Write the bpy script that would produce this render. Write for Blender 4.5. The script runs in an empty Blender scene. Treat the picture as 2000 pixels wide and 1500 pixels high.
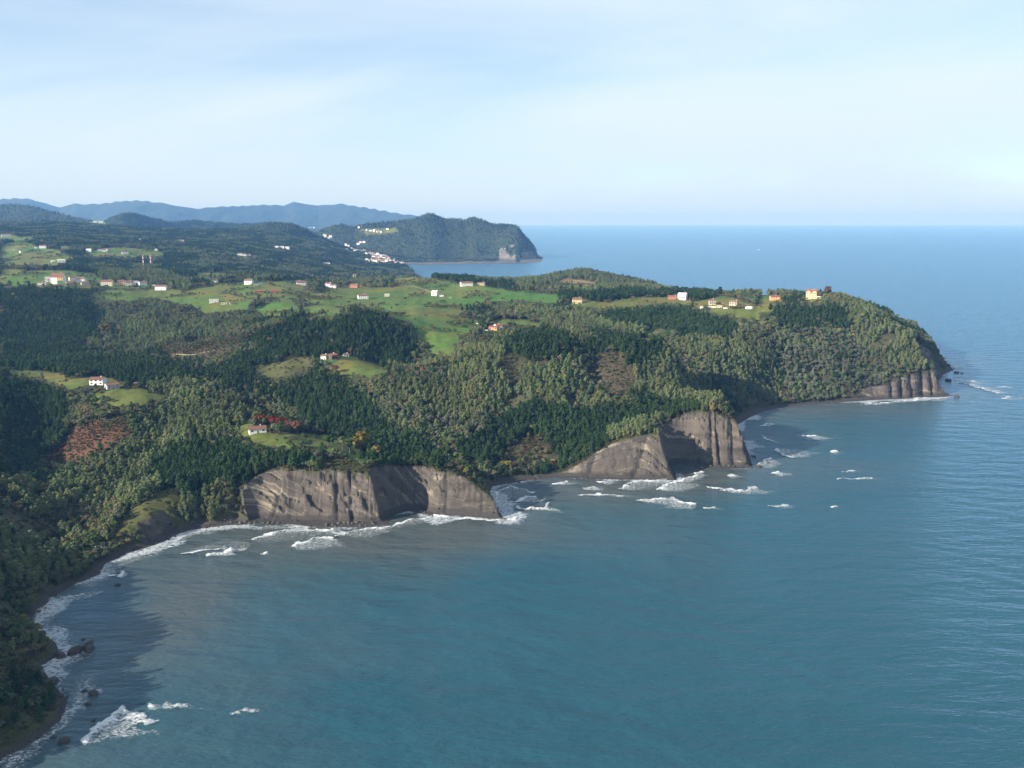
import bpy, bmesh, math, random
import numpy as np
from mathutils import Vector, Matrix

# ------------------------------------------------------------------ camera, world, sun, exposure
scene = bpy.context.scene
COL = scene.collection
CAM_H = 220.0
FPX, U0, V0 = 1732.0, 1000.0, 750.0            # focal length and centre in photograph pixels
PITCH = math.atan(316.8 / FPX)
SP, CP = math.sin(PITCH), math.cos(PITCH)

cd = bpy.data.cameras.new('camera')
cam = bpy.data.objects.new('camera', cd)
COL.objects.link(cam)
cd.sensor_width = 36.0
cd.lens = 36.0 * FPX / 2000.0
cd.clip_start = 1.0
cd.clip_end = 400000.0
cam.location = (0, 0, CAM_H)
cam.rotation_euler = (math.radians(90) - PITCH, 0, 0)
scene.camera = cam

SUN_EL = math.radians(23.0)
SUN_A = math.radians(30.0)                      # sun stands to the left, a little behind the camera
SUNV = Vector((-math.cos(SUN_EL) * math.cos(SUN_A), -math.cos(SUN_EL) * math.sin(SUN_A), math.sin(SUN_EL)))
sl = bpy.data.lights.new('sun', 'SUN')
sl.energy = 5.0
sl.angle = math.radians(0.53)
sl.color = (1.0, 0.93, 0.82)
sun = bpy.data.objects.new('sun', sl)
COL.objects.link(sun)
sun.rotation_euler = SUNV.to_track_quat('Z', 'Y').to_euler()

world = bpy.data.worlds.new('World')
scene.world = world
world.use_nodes = True
WT = world.node_tree
WT.nodes.clear()
def wn(t, **kw):
    n = WT.nodes.new(t)
    for k, v in kw.items():
        setattr(n, k, v)
    return n
wout = wn('ShaderNodeOutputWorld')
wbg = wn('ShaderNodeBackground')
sky = wn('ShaderNodeTexSky', sky_type='NISHITA')
sky.sun_disc = False
sky.sun_elevation = SUN_EL
sky.sun_rotation = math.atan2(SUNV.x, SUNV.y)
sky.altitude = 200.0
sky.air_density = 1.0
sky.dust_density = 0.15
sky.ozone_density = 3.0
tc = wn('ShaderNodeTexCoord')
sep = wn('ShaderNodeSeparateXYZ')
WT.links.new(tc.outputs['Generated'], sep.inputs[0])
def wmath(op, a, b=None, c=None, clamp=False):
    n = wn('ShaderNodeMath', operation=op, use_clamp=clamp)
    for i, x in enumerate((a, b, c)):
        if x is None: continue
        if isinstance(x, (int, float)): n.inputs[i].default_value = x
        else: WT.links.new(x, n.inputs[i])
    return n.outputs[0]
zc = wmath('MAXIMUM', sep.outputs[2], 0.012)     # below the horizon the sky goes on as at the horizon
cmb = wn('ShaderNodeCombineXYZ')
WT.links.new(sep.outputs[0], cmb.inputs[0]); WT.links.new(sep.outputs[1], cmb.inputs[1]); WT.links.new(zc, cmb.inputs[2])
WT.links.new(cmb.outputs[0], sky.inputs[0])
# thin cirrus veil on a plane high above: direction / height
inv = wmath('ADD', zc, 0.22)
px_ = wmath('DIVIDE', sep.outputs[0], inv); py_ = wmath('DIVIDE', sep.outputs[1], inv)
cp = wn('ShaderNodeCombineXYZ'); WT.links.new(px_, cp.inputs[0]); WT.links.new(py_, cp.inputs[1])
mp = wn('ShaderNodeMapping'); mp.inputs['Scale'].default_value = (0.55, 0.85, 1); mp.inputs['Rotation'].default_value = (0, 0, 0.35)
mp.inputs['Location'].default_value = (1.7, 0.4, 0)
WT.links.new(cp.outputs[0], mp.inputs[0])
n1 = wn('ShaderNodeTexNoise'); n1.inputs['Scale'].default_value = 1.1; n1.inputs['Detail'].default_value = 7; n1.inputs['Roughness'].default_value = 0.52; n1.inputs['Distortion'].default_value = 0.6
WT.links.new(mp.outputs[0], n1.inputs['Vector'])
mr = wn('ShaderNodeMapRange'); mr.inputs['From Min'].default_value = 0.30; mr.inputs['From Max'].default_value = 0.72; mr.inputs['To Min'].default_value = 0.28; mr.inputs['To Max'].default_value = 1.0
WT.links.new(n1.outputs[0], mr.inputs['Value'])
hz = wmath('ADD', mr.outputs[0], wmath('MAXIMUM', wmath('MULTIPLY', wmath('SUBTRACT', 0.16, zc), 2.6), 0.0), None, True)
mix = wn('ShaderNodeMix', data_type='RGBA')
WT.links.new(hz, mix.inputs['Factor'])
wb = wn('ShaderNodeMix', data_type='RGBA', blend_type='MULTIPLY'); wb.inputs[0].default_value = 1.0; wb.inputs[7].default_value = (0.95, 1.08, 1.18, 1)
WT.links.new(sky.outputs[0], wb.inputs[6]); WT.links.new(wb.outputs[2], mix.inputs[6])
vc = wn('ShaderNodeMix', data_type='RGBA'); vc.inputs[6].default_value = (5.0, 5.95, 6.6, 1); vc.inputs[7].default_value = (5.6, 6.4, 7.0, 1)
WT.links.new(wmath('MULTIPLY', zc, 5.0, None, True), vc.inputs[0]); WT.links.new(vc.outputs[2], mix.inputs[7])
WT.links.new(mix.outputs[2], wbg.inputs[0])
wbg.inputs[1].default_value = 0.068
WT.links.new(wbg.outputs[0], wout.inputs[0])

scene.view_settings.view_transform = 'Standard'
scene.view_settings.look = 'None'
scene.view_settings.exposure = 1.18
scene.view_settings.gamma = 1.0
scene.view_settings.use_curve_mapping = False
cy = scene.cycles
cy.use_denoising = True
cy.max_bounces = 6; cy.diffuse_bounces = 2; cy.glossy_bounces = 2; cy.transmission_bounces = 2; cy.volume_bounces = 1; cy.transparent_max_bounces = 6
cy.sample_clamp_indirect = 6.0

# ------------------------------------------------------------------ helpers
def ray(u, v):
    a = (u - U0) / FPX; b = (v - V0) / FPX
    return a, CP - b * SP, -SP - b * CP
def at(u, v, D):                                  # the point seen at (u, v) whose distance along the view is D
    x, y, z = ray(u, v)
    t = D / y
    return x * t, D, CAM_H + z * t
def sea_at(u, v):
    x, y, z = ray(u, v)
    t = -CAM_H / z
    return x * t, y * t
def proj(x, y, z):                                # world -> photograph pixel
    dz = z - CAM_H
    f = y * CP - dz * SP
    up = y * SP + dz * CP
    return U0 + FPX * x / f, V0 - FPX * up / f

def hash2(ix, iy, seed):
    h = (ix.astype(np.int64) * 374761393 + iy.astype(np.int64) * 668265263 + seed * 982451653) & 0xFFFFFFFF
    h = ((h ^ (h >> 13)) * 1274126177) & 0xFFFFFFFF
    h = (h ^ (h >> 16)) & 0xFFFFFFFF
    return h.astype(np.float64) / 4294967295.0
def vnoise(x, y, seed=0):
    x0 = np.floor(x); y0 = np.floor(y)
    fx = x - x0; fy = y - y0
    fx = fx * fx * fx * (fx * (fx * 6 - 15) + 10); fy = fy * fy * fy * (fy * (fy * 6 - 15) + 10)
    a = hash2(x0, y0, seed); b = hash2(x0 + 1, y0, seed); c = hash2(x0, y0 + 1, seed); d = hash2(x0 + 1, y0 + 1, seed)
    return (a * (1 - fx) + b * fx) * (1 - fy) + (c * (1 - fx) + d * fx) * fy - 0.5
def fbm(x, y, oct=4, seed=0, gain=0.5):
    r = 0.0; am = 1.0
    for o in range(oct):
        r = r + am * vnoise(x * 2 ** o + 17.3 * o, y * 2 ** o - 9.1 * o, seed + o)
        am *= gain
    return r
def sstep(a, b, x):
    t = np.clip((x - a) / (b - a), 0, 1)
    return t * t * (3 - 2 * t)

def make_mesh(name, verts, faces, attrs=None, smooth=True):
    me = bpy.data.meshes.new(name)
    verts = np.asarray(verts, dtype=np.float32); faces = np.asarray(faces, dtype=np.int32)
    k = faces.shape[1]
    me.vertices.add(len(verts)); me.vertices.foreach_set('co', verts.ravel())
    me.loops.add(faces.size); me.loops.foreach_set('vertex_index', faces.ravel())
    me.polygons.add(len(faces))
    me.polygons.foreach_set('loop_start', np.arange(0, faces.size, k, dtype=np.int32))
    me.polygons.foreach_set('loop_total', np.full(len(faces), k, dtype=np.int32))
    me.polygons.foreach_set('use_smooth', np.full(len(faces), smooth, dtype=bool))
    for an, arr in (attrs or {}).items():
        arr = np.asarray(arr, dtype=np.float32)
        if arr.ndim == 2:
            if arr.shape[1] == 3: arr = np.concatenate([arr, np.ones((len(arr), 1), np.float32)], 1)
            a = me.attributes.new(an, 'FLOAT_COLOR', 'POINT'); a.data.foreach_set('color', arr.ravel())
        else:
            a = me.attributes.new(an, 'FLOAT', 'POINT'); a.data.foreach_set('value', arr)
    me.update(); me.validate()
    return me
def link(name, data, parent=None):
    o = bpy.data.objects.new(name, data); COL.objects.link(o)
    if parent: o.parent = parent
    return o
def tag(o, label=None, cat=None, group=None, kind=None):
    if label: o['label'] = label
    if cat: o['category'] = cat
    if group: o['group'] = group
    if kind: o['kind'] = kind
    return o

# material helpers
class NT:
    def __init__(s, name):
        s.m = bpy.data.materials.new(name); s.m.use_nodes = True
        s.t = s.m.node_tree; s.t.nodes.clear()
        s.out = s.t.nodes.new('ShaderNodeOutputMaterial')
    def n(s, t, ins=None, **kw):
        n = s.t.nodes.new(t)
        for k, v in kw.items(): setattr(n, k, v)
        for k, v in (ins or {}).items(): s.set(n.inputs[k], v)
        return n
    def set(s, inp, v):
        if hasattr(v, 'is_linked') or isinstance(v, bpy.types.NodeSocket): s.t.links.new(v, inp)
        else: inp.default_value = v
    def math(s, op, a, b=0.0, clamp=False):
        return s.n('ShaderNodeMath', {0: a, 1: b}, operation=op, use_clamp=clamp).outputs[0]
    def mix(s, f, a, b):
        n = s.n('ShaderNodeMix', data_type='RGBA'); s.set(n.inputs[0], f); s.set(n.inputs[6], a); s.set(n.inputs[7], b)
        return n.outputs[2]
    def noise(s, vec, scale, detail=3, rough=0.5, dist=0.0):
        n = s.n('ShaderNodeTexNoise', {'Scale': scale, 'Detail': detail, 'Roughness': rough, 'Distortion': dist})
        s.set(n.inputs['Vector'], vec)
        return n.outputs[0]
    def rng(s, v, a, b, c=0.0, d=1.0):
        return s.n('ShaderNodeMapRange', {'Value': v, 'From Min': a, 'From Max': b, 'To Min': c, 'To Max': d}).outputs[0]
    def pos(s, scale=(1, 1, 1), rot=(0, 0, 0)):
        g = s.n('ShaderNodeNewGeometry')
        m = s.n('ShaderNodeMapping', {'Scale': scale, 'Rotation': rot}); s.set(m.inputs[0], g.outputs['Position'])
        return m.outputs[0]
    def attr(s, name, typ='GEOMETRY'):
        return s.n('ShaderNodeAttribute', attribute_name=name, attribute_type=typ)
    def bump(s, h, strength, dist, normal=None):
        n = s.n('ShaderNodeBump', {'Strength': strength, 'Distance': dist}); s.set(n.inputs['Height'], h)
        if normal is not None: s.set(n.inputs['Normal'], normal)
        return n.outputs[0]
    def bsdf(s, **ins):
        b = s.n('ShaderNodeBsdfPrincipled')
        for k, v in ins.items(): s.set(b.inputs[k.replace('_', ' ')], v)
        s.t.links.new(b.outputs[0], s.out.inputs[0])
        return b
def plain(name, col, rough=0.8, var=0.12, scale=0.8, spec=0.2):
    k = NT(name)
    nz = k.noise(k.pos(), scale, 4, 0.6)
    f = k.rng(nz, 0.3, 0.7)
    a = tuple(c * (1 - var) for c in col) + (1,); b = tuple(min(1, c * (1 + var)) for c in col) + (1,)
    k.bsdf(Base_Color=k.mix(f, a, b), Roughness=rough, Specular_IOR_Level=spec)
    return k.m
# ------------------------------------------------------------------ terrain: control points
# (u, v, D) = a surface point seen in the photograph and its distance; 'c' marks points on tree tops
CTRL = [
 (830,543,2010),(780,540,2030),(880,545,1950),(700,575,1700),(850,600,1500),(950,575,1650),(1000,566,1700),(900,640,1250),(870,690,1110),(960,640,1240),
 (1130,588,1500),(1250,580,1550),(1330,580,1550),(1390,597,1430),(1440,605,1380),(1470,625,1300),(1510,590,1450),(1585,585,1400),(1640,575,1330,'c'),
 (1560,600,1330),(1600,620,1260,'c'),(1690,596,1250,'c'),(1750,633,1200,'c'),(1800,680,1160,'c'),(1700,660,1180,'c'),(1600,700,1160,'c'),(1600,760,1110,'c'),
 (1500,650,1200,'c'),(1500,720,1120,'c'),(1500,780,1080,'c'),(1400,650,1170,'c'),(1430,720,1080,'c'),(1400,690,1090,'c'),(1450,780,1010,'c'),
 (1290,650,1000,'c'),(1335,695,960,'c'),(1400,755,880,'c'),(1430,815,815),
 (1340,655,1140,'c'),(1300,625,1250,'c'),(1200,610,1350,'c'),(1100,620,1300,'c'),
 (1050,640,1020,'c'),(1000,655,1000,'c'),(1130,645,1020,'c'),(1200,660,1000,'c'),
 (950,700,930,'c'),(900,740,900,'c'),(850,780,870,'c'),(800,800,860,'c'),(1050,740,900,'c'),(1050,800,850,'c'),(1000,860,790,'c'),(950,905,765),(1100,860,790,'c'),
 (1100,890,768,'c'),(1180,830,800,'c'),(1200,850,775),(1270,810,815,'c'),(1150,760,880,'c'),(1250,740,900,'c'),(1200,700,950,'c'),(1330,780,850,'c'),(1400,795,812),(1350,800,815),
 (700,712,1000),(760,720,990),(650,715,1000),(680,697,1030),(600,720,960,'c'),(700,770,900,'c'),(800,760,900,'c'),(870,850,800,'c'),(900,890,770,'c'),(940,930,745),
 (690,588,1200,'c'),(600,620,1150,'c'),(540,650,1120,'c'),(470,690,1080,'c'),(650,660,1080,'c'),(750,625,1150,'c'),(790,680,1080,'c'),(720,690,1050,'c'),(800,600,1400),(835,660,1150),(880,600,1480),
 (300,640,1350,'c'),(200,600,1500,'c'),(100,563,1650,'c'),(30,563,1650,'c'),(60,640,1400,'c'),(150,660,1300,'c'),(260,680,1200,'c'),(390,680,1150),(350,650,1280,'c'),(450,610,1450,'c'),(400,590,1600),(300,570,1750),(250,560,1800),
 (110,550,1850),(0,550,1850),(500,560,1800),(580,555,1850),(400,547,1950),(650,560,1800),(550,600,1500),(620,590,1550),
 (100,700,1100,'c'),(0,690,1150,'c'),(0,722,1000),(100,736,970),(200,748,930),(250,770,880),(310,775,870),(170,790,860),(330,735,960,'c'),(420,728,980,'c'),(500,745,940,'c'),(280,715,1000,'c'),
 (550,785,880,'c'),(620,805,860,'c'),(503,845,745),(600,860,725),(690,885,690),(450,832,770),(640,862,735),(870,915,665),(830,880,690,'c'),(750,880,695,'c'),(912,922,660),(938,948,653),(956,972,647),
 (600,915,650),(560,922,648),(450,940,640,'c'),(660,907,655),(715,903,655),
 (350,780,850,'c'),(400,770,860,'c'),(300,850,760,'c'),(400,850,740,'c'),(470,800,800,'c'),(300,920,680,'c'),(200,900,710,'c'),(220,840,790),(150,850,790),(250,830,800),(100,880,760,'c'),
 (400,930,650,'c'),(345,950,645),(270,1010,600),(295,980,625),(238,1022,588),(320,1000,612),(380,980,630,'c'),
 (60,735,900,'c'),(60,800,830,'c'),(0,780,830,'c'),(100,830,800,'c'),(30,900,720,'c'),(50,965,610,'c'),(0,940,610,'c'),(60,1045,550,'c'),(0,1040,535,'c'),(110,1085,548,'c'),(0,1130,490),
 (0,1200,440),(0,1280,402),(0,1350,378),(60,1180,462),(160,1000,610,'c'),(180,1060,575,'c'),
 (0,520,2100),(0,535,1950),(200,540,2000),(300,525,2150,'c'),(350,545,2000,'c'),(100,515,2300,'c'),(450,542,2050),(560,547,2050),(700,550,2000,'c'),(650,542,2200,'c'),
 (0,500,2700),(50,480,2900),(20,465,3200),(150,500,2700),(200,490,2850),(250,485,3000),(310,495,2900),(400,500,3000),(450,480,3600),(100,450,3800),(200,455,3900),(300,465,3800),(350,470,3800),
 (500,495,3300),(550,480,4000),(600,500,3600),(650,510,3600),(700,525,3500),(760,541,3450),(620,470,4500),(680,490,4600),(720,505,4800),(760,514,4900),(600,452,5000),(500,450,5200),(400,455,5000),(200,440,5000),(0,435,4800),
 (1130,523,2300,'c'),(1040,540,2250,'c'),(1210,545,2150,'c'),(1110,548,2150),(1280,555,1850,'c'),(1400,575,1650,'c'),(950,545,2150,'c'),(880,535,2300,'c'),
]
# ground the photograph does not show: (u at that distance, D, height)
HIDDEN = [
 (1400,1000,5),(1375,960,6),(1330,1050,14),(1290,1085,26),(1250,1120,44),(1050,1150,66),(1150,1150,70),(690,1350,82),(600,800,24),(560,810,26),(520,830,30),(500,2500,72),(650,2600,52),(760,2700,36),(350,2500,88),(200,2400,100),(1000,2500,45),
 (1100,2600,25),(1400,1800,74),(1600,1600,82),(1530,1560,91),(1460,1560,93),(1590,1500,96),(1640,1430,97),(1700,1450,72),(1800,1300,40),(1250,2100,55),(850,2700,55),(800,3100,30),
 (-150,480,32),(-150,400,27),(-120,350,19),(-300,600,36),(-300,450,36),(-300,380,33),(-300,330,25),(-200,800,55),(-300,1200,80),(-300,2000,120),(-300,3500,170),(-700,500,55),(-700,1500,120),(-400,5000,180),
 (100,1200,34),(450,820,28),
 (400,6000,80),(0,6000,120),(700,5200,60),(600,8000,120),(0,9000,150),(-400,8000,150),
]
PA = []; PB = []; PZ = []
for c in CTRL:
    x, y, z = at(*c[:3])
    if len(c) > 3: z -= 12.5 if c[2] < 1500 else 11.0
    PA.append(x / y); PB.append(math.log(y)); PZ.append(max(z, 1.5))
for u, D, z in HIDDEN:
    PA.append((u - U0) / FPX); PB.append(math.log(D)); PZ.append(z)
PA = np.array(PA); PB = np.array(PB); PZ = np.array(PZ, float)
MQ = 0.028
def mqk(a, b): return np.sqrt((a[:, None] - PA) ** 2 + (b[:, None] - PB) ** 2 + MQ * MQ)
_A = mqk(PA, PB)
_n = len(PA)
_S = np.zeros((_n + 1, _n + 1)); _S[:_n, :_n] = _A - np.eye(_n) * 0.004; _S[_n, :_n] = 1; _S[:_n, _n] = 1
RW = np.linalg.solve(_S, np.append(PZ, 0.0))
def base_height(x, y):
    r = np.empty(len(x))
    for i in range(0, len(x), 40000):
        a = x[i:i + 40000] / y[i:i + 40000]; b = np.log(y[i:i + 40000])
        r[i:i + 40000] = mqk(a, b) @ RW[:-1] + RW[-1]
    return r

# coast: (u, v, cliff slope, beach width, roughness), seen at sea level; then hidden points by distance
COAST = [
 (-400,1760,1.0,6,2),(-60,1530,1.0,6,3),(0,1488,1.0,1,3),(55,1455,.95,1,3),(118,1408,.95,1,3),(133,1370,1.0,1,3),(100,1330,1.0,1,3),(80,1300,1.0,1,3),(118,1278,.9,1,3),(108,1255,.95,1,3),(62,1222,1.0,1.5,3),(75,1195,.95,2,3),
 (105,1165,0.9,4,2),(150,1140,0.8,5,2),(195,1122,0.8,6,2),(205,1102,0.9,4,2),(250,1080,1.0,4,2),(300,1066,1.2,4,2),(330,1053,1.4,4,2),(345,1043,1.2,4,2),(380,1034,0.95,6,2),(440,1026,1.1,5,3),(490,1024,1.15,5,3),
 (505,1018,1.35,3,2),(520,1024,1.2,5,3),(545,1024,1.5,6,3),(562,1023,2.0,6,2),(600,1028,2.1,8,3),(680,1030,2.1,8,3),(725,1028,2.3,8,2),(758,1024,2.6,6,2),(766,1008,2.6,4,1.5),(778,1003,2.4,4,2),(798,998,2.2,6,2),(812,1000,2.4,7,2),(826,1004,2.6,7,1.5),
 (850,1007,2.9,4,1),(900,1009,3.0,3,0.8),(985,1014,3.0,2,0.6),(968,990,2.4,2,1),(955,965,1.9,3,1.5),(962,950,1.2,5,2),(995,944,0.9,10,2),(1035,938,1.0,9,2),(1060,934,1.2,5,2),(1090,933,1.5,5,1),
 (1150,935,1.55,4,1),(1230,937,1.6,3,1),(1322,938,1.9,2,1),(1319,922,2.3,3,1),(1312,910,2.3,5,1.5),(1330,907,2.4,7,2),(1350,913,2.4,8,2),(1400,916,2.5,7,2),(1470,914,2.7,3,1.5),(1462,885,2.0,3,2),(1450,855,1.4,4,2),(1440,830,0.9,9,2),(1465,815,0.8,12,2),
 (1500,800,0.8,10,2),(1560,793,0.8,9,2),(1640,786,0.85,7,3),(1715,781,1.3,6,3),(1745,780,2.1,4,2),(1770,779,2.1,4,2),(1800,777,2.0,5,2),(1845,775,1.7,8,2),(1860,773,1.2,4,2),(1842,766,1.5,5,2),(1832,745,1.7,6,2),(1842,732,1.2,5,2),(1862,722,1.0,5,2),(1852,712,1.1,5,2),
]
COAST_HID = [(1835,1460,1.2,5),(1790,1560,1.2,5),(1700,1700,1.2,5),(1600,1830,1.2,5),(1450,1980,1.2,5),(1300,2250,1.2,5),(1150,2560,1.0,5),(1020,2780,1.0,5),(950,2950,0.8,6),(890,3120,0.7,6),(850,3350,0.7,6),(815,3800,0.7,8),(790,4200,0.7,8),(765,4600,0.7,8)]
COAST_FAR = [(735,516,0.5,20),(790,517.5,0.7,10),(840,517,1.0,4),(900,516,1.0,4),(960,515,1.1,4),(1005,514.5,1.7,4),(1030,513.5,2.2,4),(1058,512.5,2.6,4)]
COAST_BACK = [(1062,5600,2.2,4),(1045,6300,2.0,4),(960,7500,1.5,4),(930,9500,1.0,4),(960,13500,0.8,4),(960,19500,0.8,4),(-900,19500,0.8,4),(-1500,6000,1,4),(-1700,2000,1,4),(-2200,600,1,4)]
cpts = []
for c in COAST: cpts.append((*sea_at(c[0], c[1]), c[2], c[3], c[4]))
for u, D, s, b in COAST_HID: cpts.append(((u - U0) / FPX * D / 1.0, D, s, b, 3))
for u, v, s, b in COAST_FAR: cpts.append((*sea_at(u, v), s, b, 6))
for u, D, s, b in COAST_BACK: cpts.append(((u - U0) / FPX * D, D, s, b, 6))
CP_ = np.array(cpts)
def coast_dist(x, y):
    """signed distance to the coast (positive inland), slope, beach width, roughness"""
    N = len(x); best = np.full(N, 1e18); sl_ = np.zeros(N); be = np.zeros(N); ro = np.zeros(N); arc = np.zeros(N); inside = np.zeros(N, bool)
    M = len(CP_); acc = 0.0
    for i in range(M):
        p = CP_[i]; q = CP_[(i + 1) % M]
        dx, dy = q[0] - p[0], q[1] - p[1]; L2 = dx * dx + dy * dy
        t = np.clip(((x - p[0]) * dx + (y - p[1]) * dy) / L2, 0, 1)
        d2 = (x - p[0] - t * dx) ** 2 + (y - p[1] - t * dy) ** 2
        m = d2 < best
        best[m] = d2[m]; tm = t[m]
        sl_[m] = p[2] + tm * (q[2] - p[2]); be[m] = p[3] + tm * (q[3] - p[3]); ro[m] = p[4] + tm * (q[4] - p[4]); arc[m] = acc + tm * math.sqrt(L2)
        acc += math.sqrt(L2)
        cr = (p[1] > y) != (q[1] > y)
        if abs(dy) > 1e-9:
            xi = p[0] + (y - p[1]) / dy * dx
            inside ^= cr & (x < xi)
    d = np.sqrt(best)
    return np.where(inside, d, -d), sl_, be, ro, arc

# far ridges: silhouettes (u, v) at a distance, sloping down towards us and away
RIDGES = [
 (16000, 0.16, 0.16, 0.20, [(-300,392),(0,388),(40,386),(65,388),(100,399),(120,404),(150,397),(165,398),(200,397),(235,392),(262,391),(280,390),(300,393),(330,397),(358,402),(390,406),(440,402),(480,401),(520,399),(555,400),(575,394),(590,396),(622,401),(668,397),(690,401),(720,405),(780,416),(812,420),(850,428),(900,445),(940,470)]),
 (6400, 0.30, 0.3, 0.25, [(-300,405),(0,399),(30,397),(60,399),(90,407),(120,415),(160,424),(200,432),(225,420),(245,414),(262,414),(290,421),(330,431),(380,428),(430,432),(480,435),(530,432),(570,434),(600,446),(640,462),(700,490)]),
 (5000, 0.28, 0.3, 0.3, [(-200,430),(0,428),(60,432),(90,428),(130,436),(200,452),(300,470),(400,470),(440,450),(480,441),(520,434),(548,432),(575,436),(610,452),(650,478),(690,498),(720,514)]),
 (5750, 0.50, 0.5, 0.35, [(560,470),(600,460),(630,446),(650,438),(668,436),(690,440),(720,433),(750,432),(785,428),(812,424),(825,418),(838,414.5),(848,415.5),(862,421),(872,424.5),(890,425),(910,427),(918,423),(928,422),(940,426),(952,431),(965,434.5),(990,435.5),(1006,437),(1014,441),(1017,447),(1024,455),(1034,466),(1043,476),(1050,490),(1054,505),(1060,530)]),
]
def ridge_height(x, y):
    z = np.full(len(x), -50.0)
    u = U0 + FPX * x / y * (CP + 0.18 * SP)      # column of the photograph near the horizon
    for k, (D0, sf, sb, ns, pts) in enumerate(RIDGES):
        pu = np.array([p[0] for p in pts], float); pv = np.array([p[1] for p in pts], float)
        uu = u
        vv = np.interp(uu, pu, pv)
        b = (vv - V0) / FPX
        Dk = D0 * (1 + 0.05 * np.sin(u * 0.013 + k * 2.1)) if k != 3 else D0 - 220 * sstep(900, 1050, u)
        zt = CAM_H + Dk * (-SP - b * CP) / (CP - b * SP) - (7 if D0 < 7000 else 0)
        dy = y - Dk
        nz = fbm(x / 700 + 5 * k, y / 700, 5, 40 + k)
        gul = np.abs(fbm(x / 420 + 9, y / 900 + k, 4, 60 + k))
        if k == 3:
            zf = zt - np.where(dy < 0, -dy * sf * (0.55 + 0.55 * sstep(0, 420, -dy)), dy * sb)
            zf = zf - gul * 55 * sstep(40, 300, np.abs(dy))
        else:
            zf = zt - np.where(dy < 0, -dy * sf, dy * sb) + nz * ns * np.minimum(np.abs(dy), 900) * 0.28 - gul * 0.25 * np.minimum(np.abs(dy), 400) * 0.9
        ok = (u > pu[0]) & (u < pu[-1])
        z = np.where(ok, np.maximum(z, zf), z)
    return z

# side valleys: points (u, D), depth, half width
RAV = []
for _p, _d, _w in [([(1150,1010),(1158,930),(1135,850)],11,17),([(800,1180),(818,1080),(790,990)],13,26),([(125,900),(100,800),(60,700)],11,26),([(190,720),(165,650),(150,600)],9,20),([(1540,1240),(1530,1170),(1520,1100)],11,18),([(1655,1240),(1690,1170),(1725,1120)],10,15),
                   ([(1600,1180),(1605,1130)],6,14),([(235,1480),(250,1330),(275,1220)],15,34),([(180,1560),(200,1440)],12,30),([(340,1420),(400,1300),(470,1180)],12,30),([(880,960),(860,880),(885,810)],9,20),([(1020,960),(985,860),(960,790)],8,18),([(1280,960),(1260,880)],8,14),
                   ([(560,960),(540,880),(520,840)],9,22),([(330,900),(290,800),(250,720)],8,20),([(60,980),(40,860),(20,760)],9,22),([(640,1150),(610,1080)],7,18),([(740,1120),(745,1050)],7,16),([(440,800),(400,720),(370,650)],6,15),([(1420,1200),(1440,1110)],8,16),([(1350,1240),(1390,1130)],9,18)]:
    RAV.append((np.array([((a - U0) / FPX * b, b) for a, b in _p]), _d, _w))
# gullies and cracks cut into the cliffs: (u, v at the foot, half width m, depth m, lean)
_G = [(505,1020,3.5,7,.15),(455,1026,5,5,.1),(650,1029,1.6,2.5,-.2),(690,1029,2.2,4.5,-.45),(870,1008,1.5,1.2,0),(940,1012,1.5,1.2,0),(1150,935,3,2,.6),(1235,937,4,2.5,.8),(1362,914,3.2,6,-.3),(1392,916,1.6,3,-.2),(1415,916,1.6,3.5,-.25),(1440,915,2.5,3,-.1),
      (1748,780,3,4,.2),(1768,779,3.5,7,.3),(1790,778,2.5,4,.2),(1812,777,4,8,.3),(1832,776,2.5,5,.2),(345,1043,4,5,0),(310,1062,3,4,0),(395,1032,5,5,.2)]
GULLIES = []
for _u, _v, _w, _d, _l in _G:
    _x, _y = sea_at(_u, _v); GULLIES.append((float(coast_dist(np.array([_x]), np.array([_y]))[4][0]), _w, _d, _l))
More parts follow.
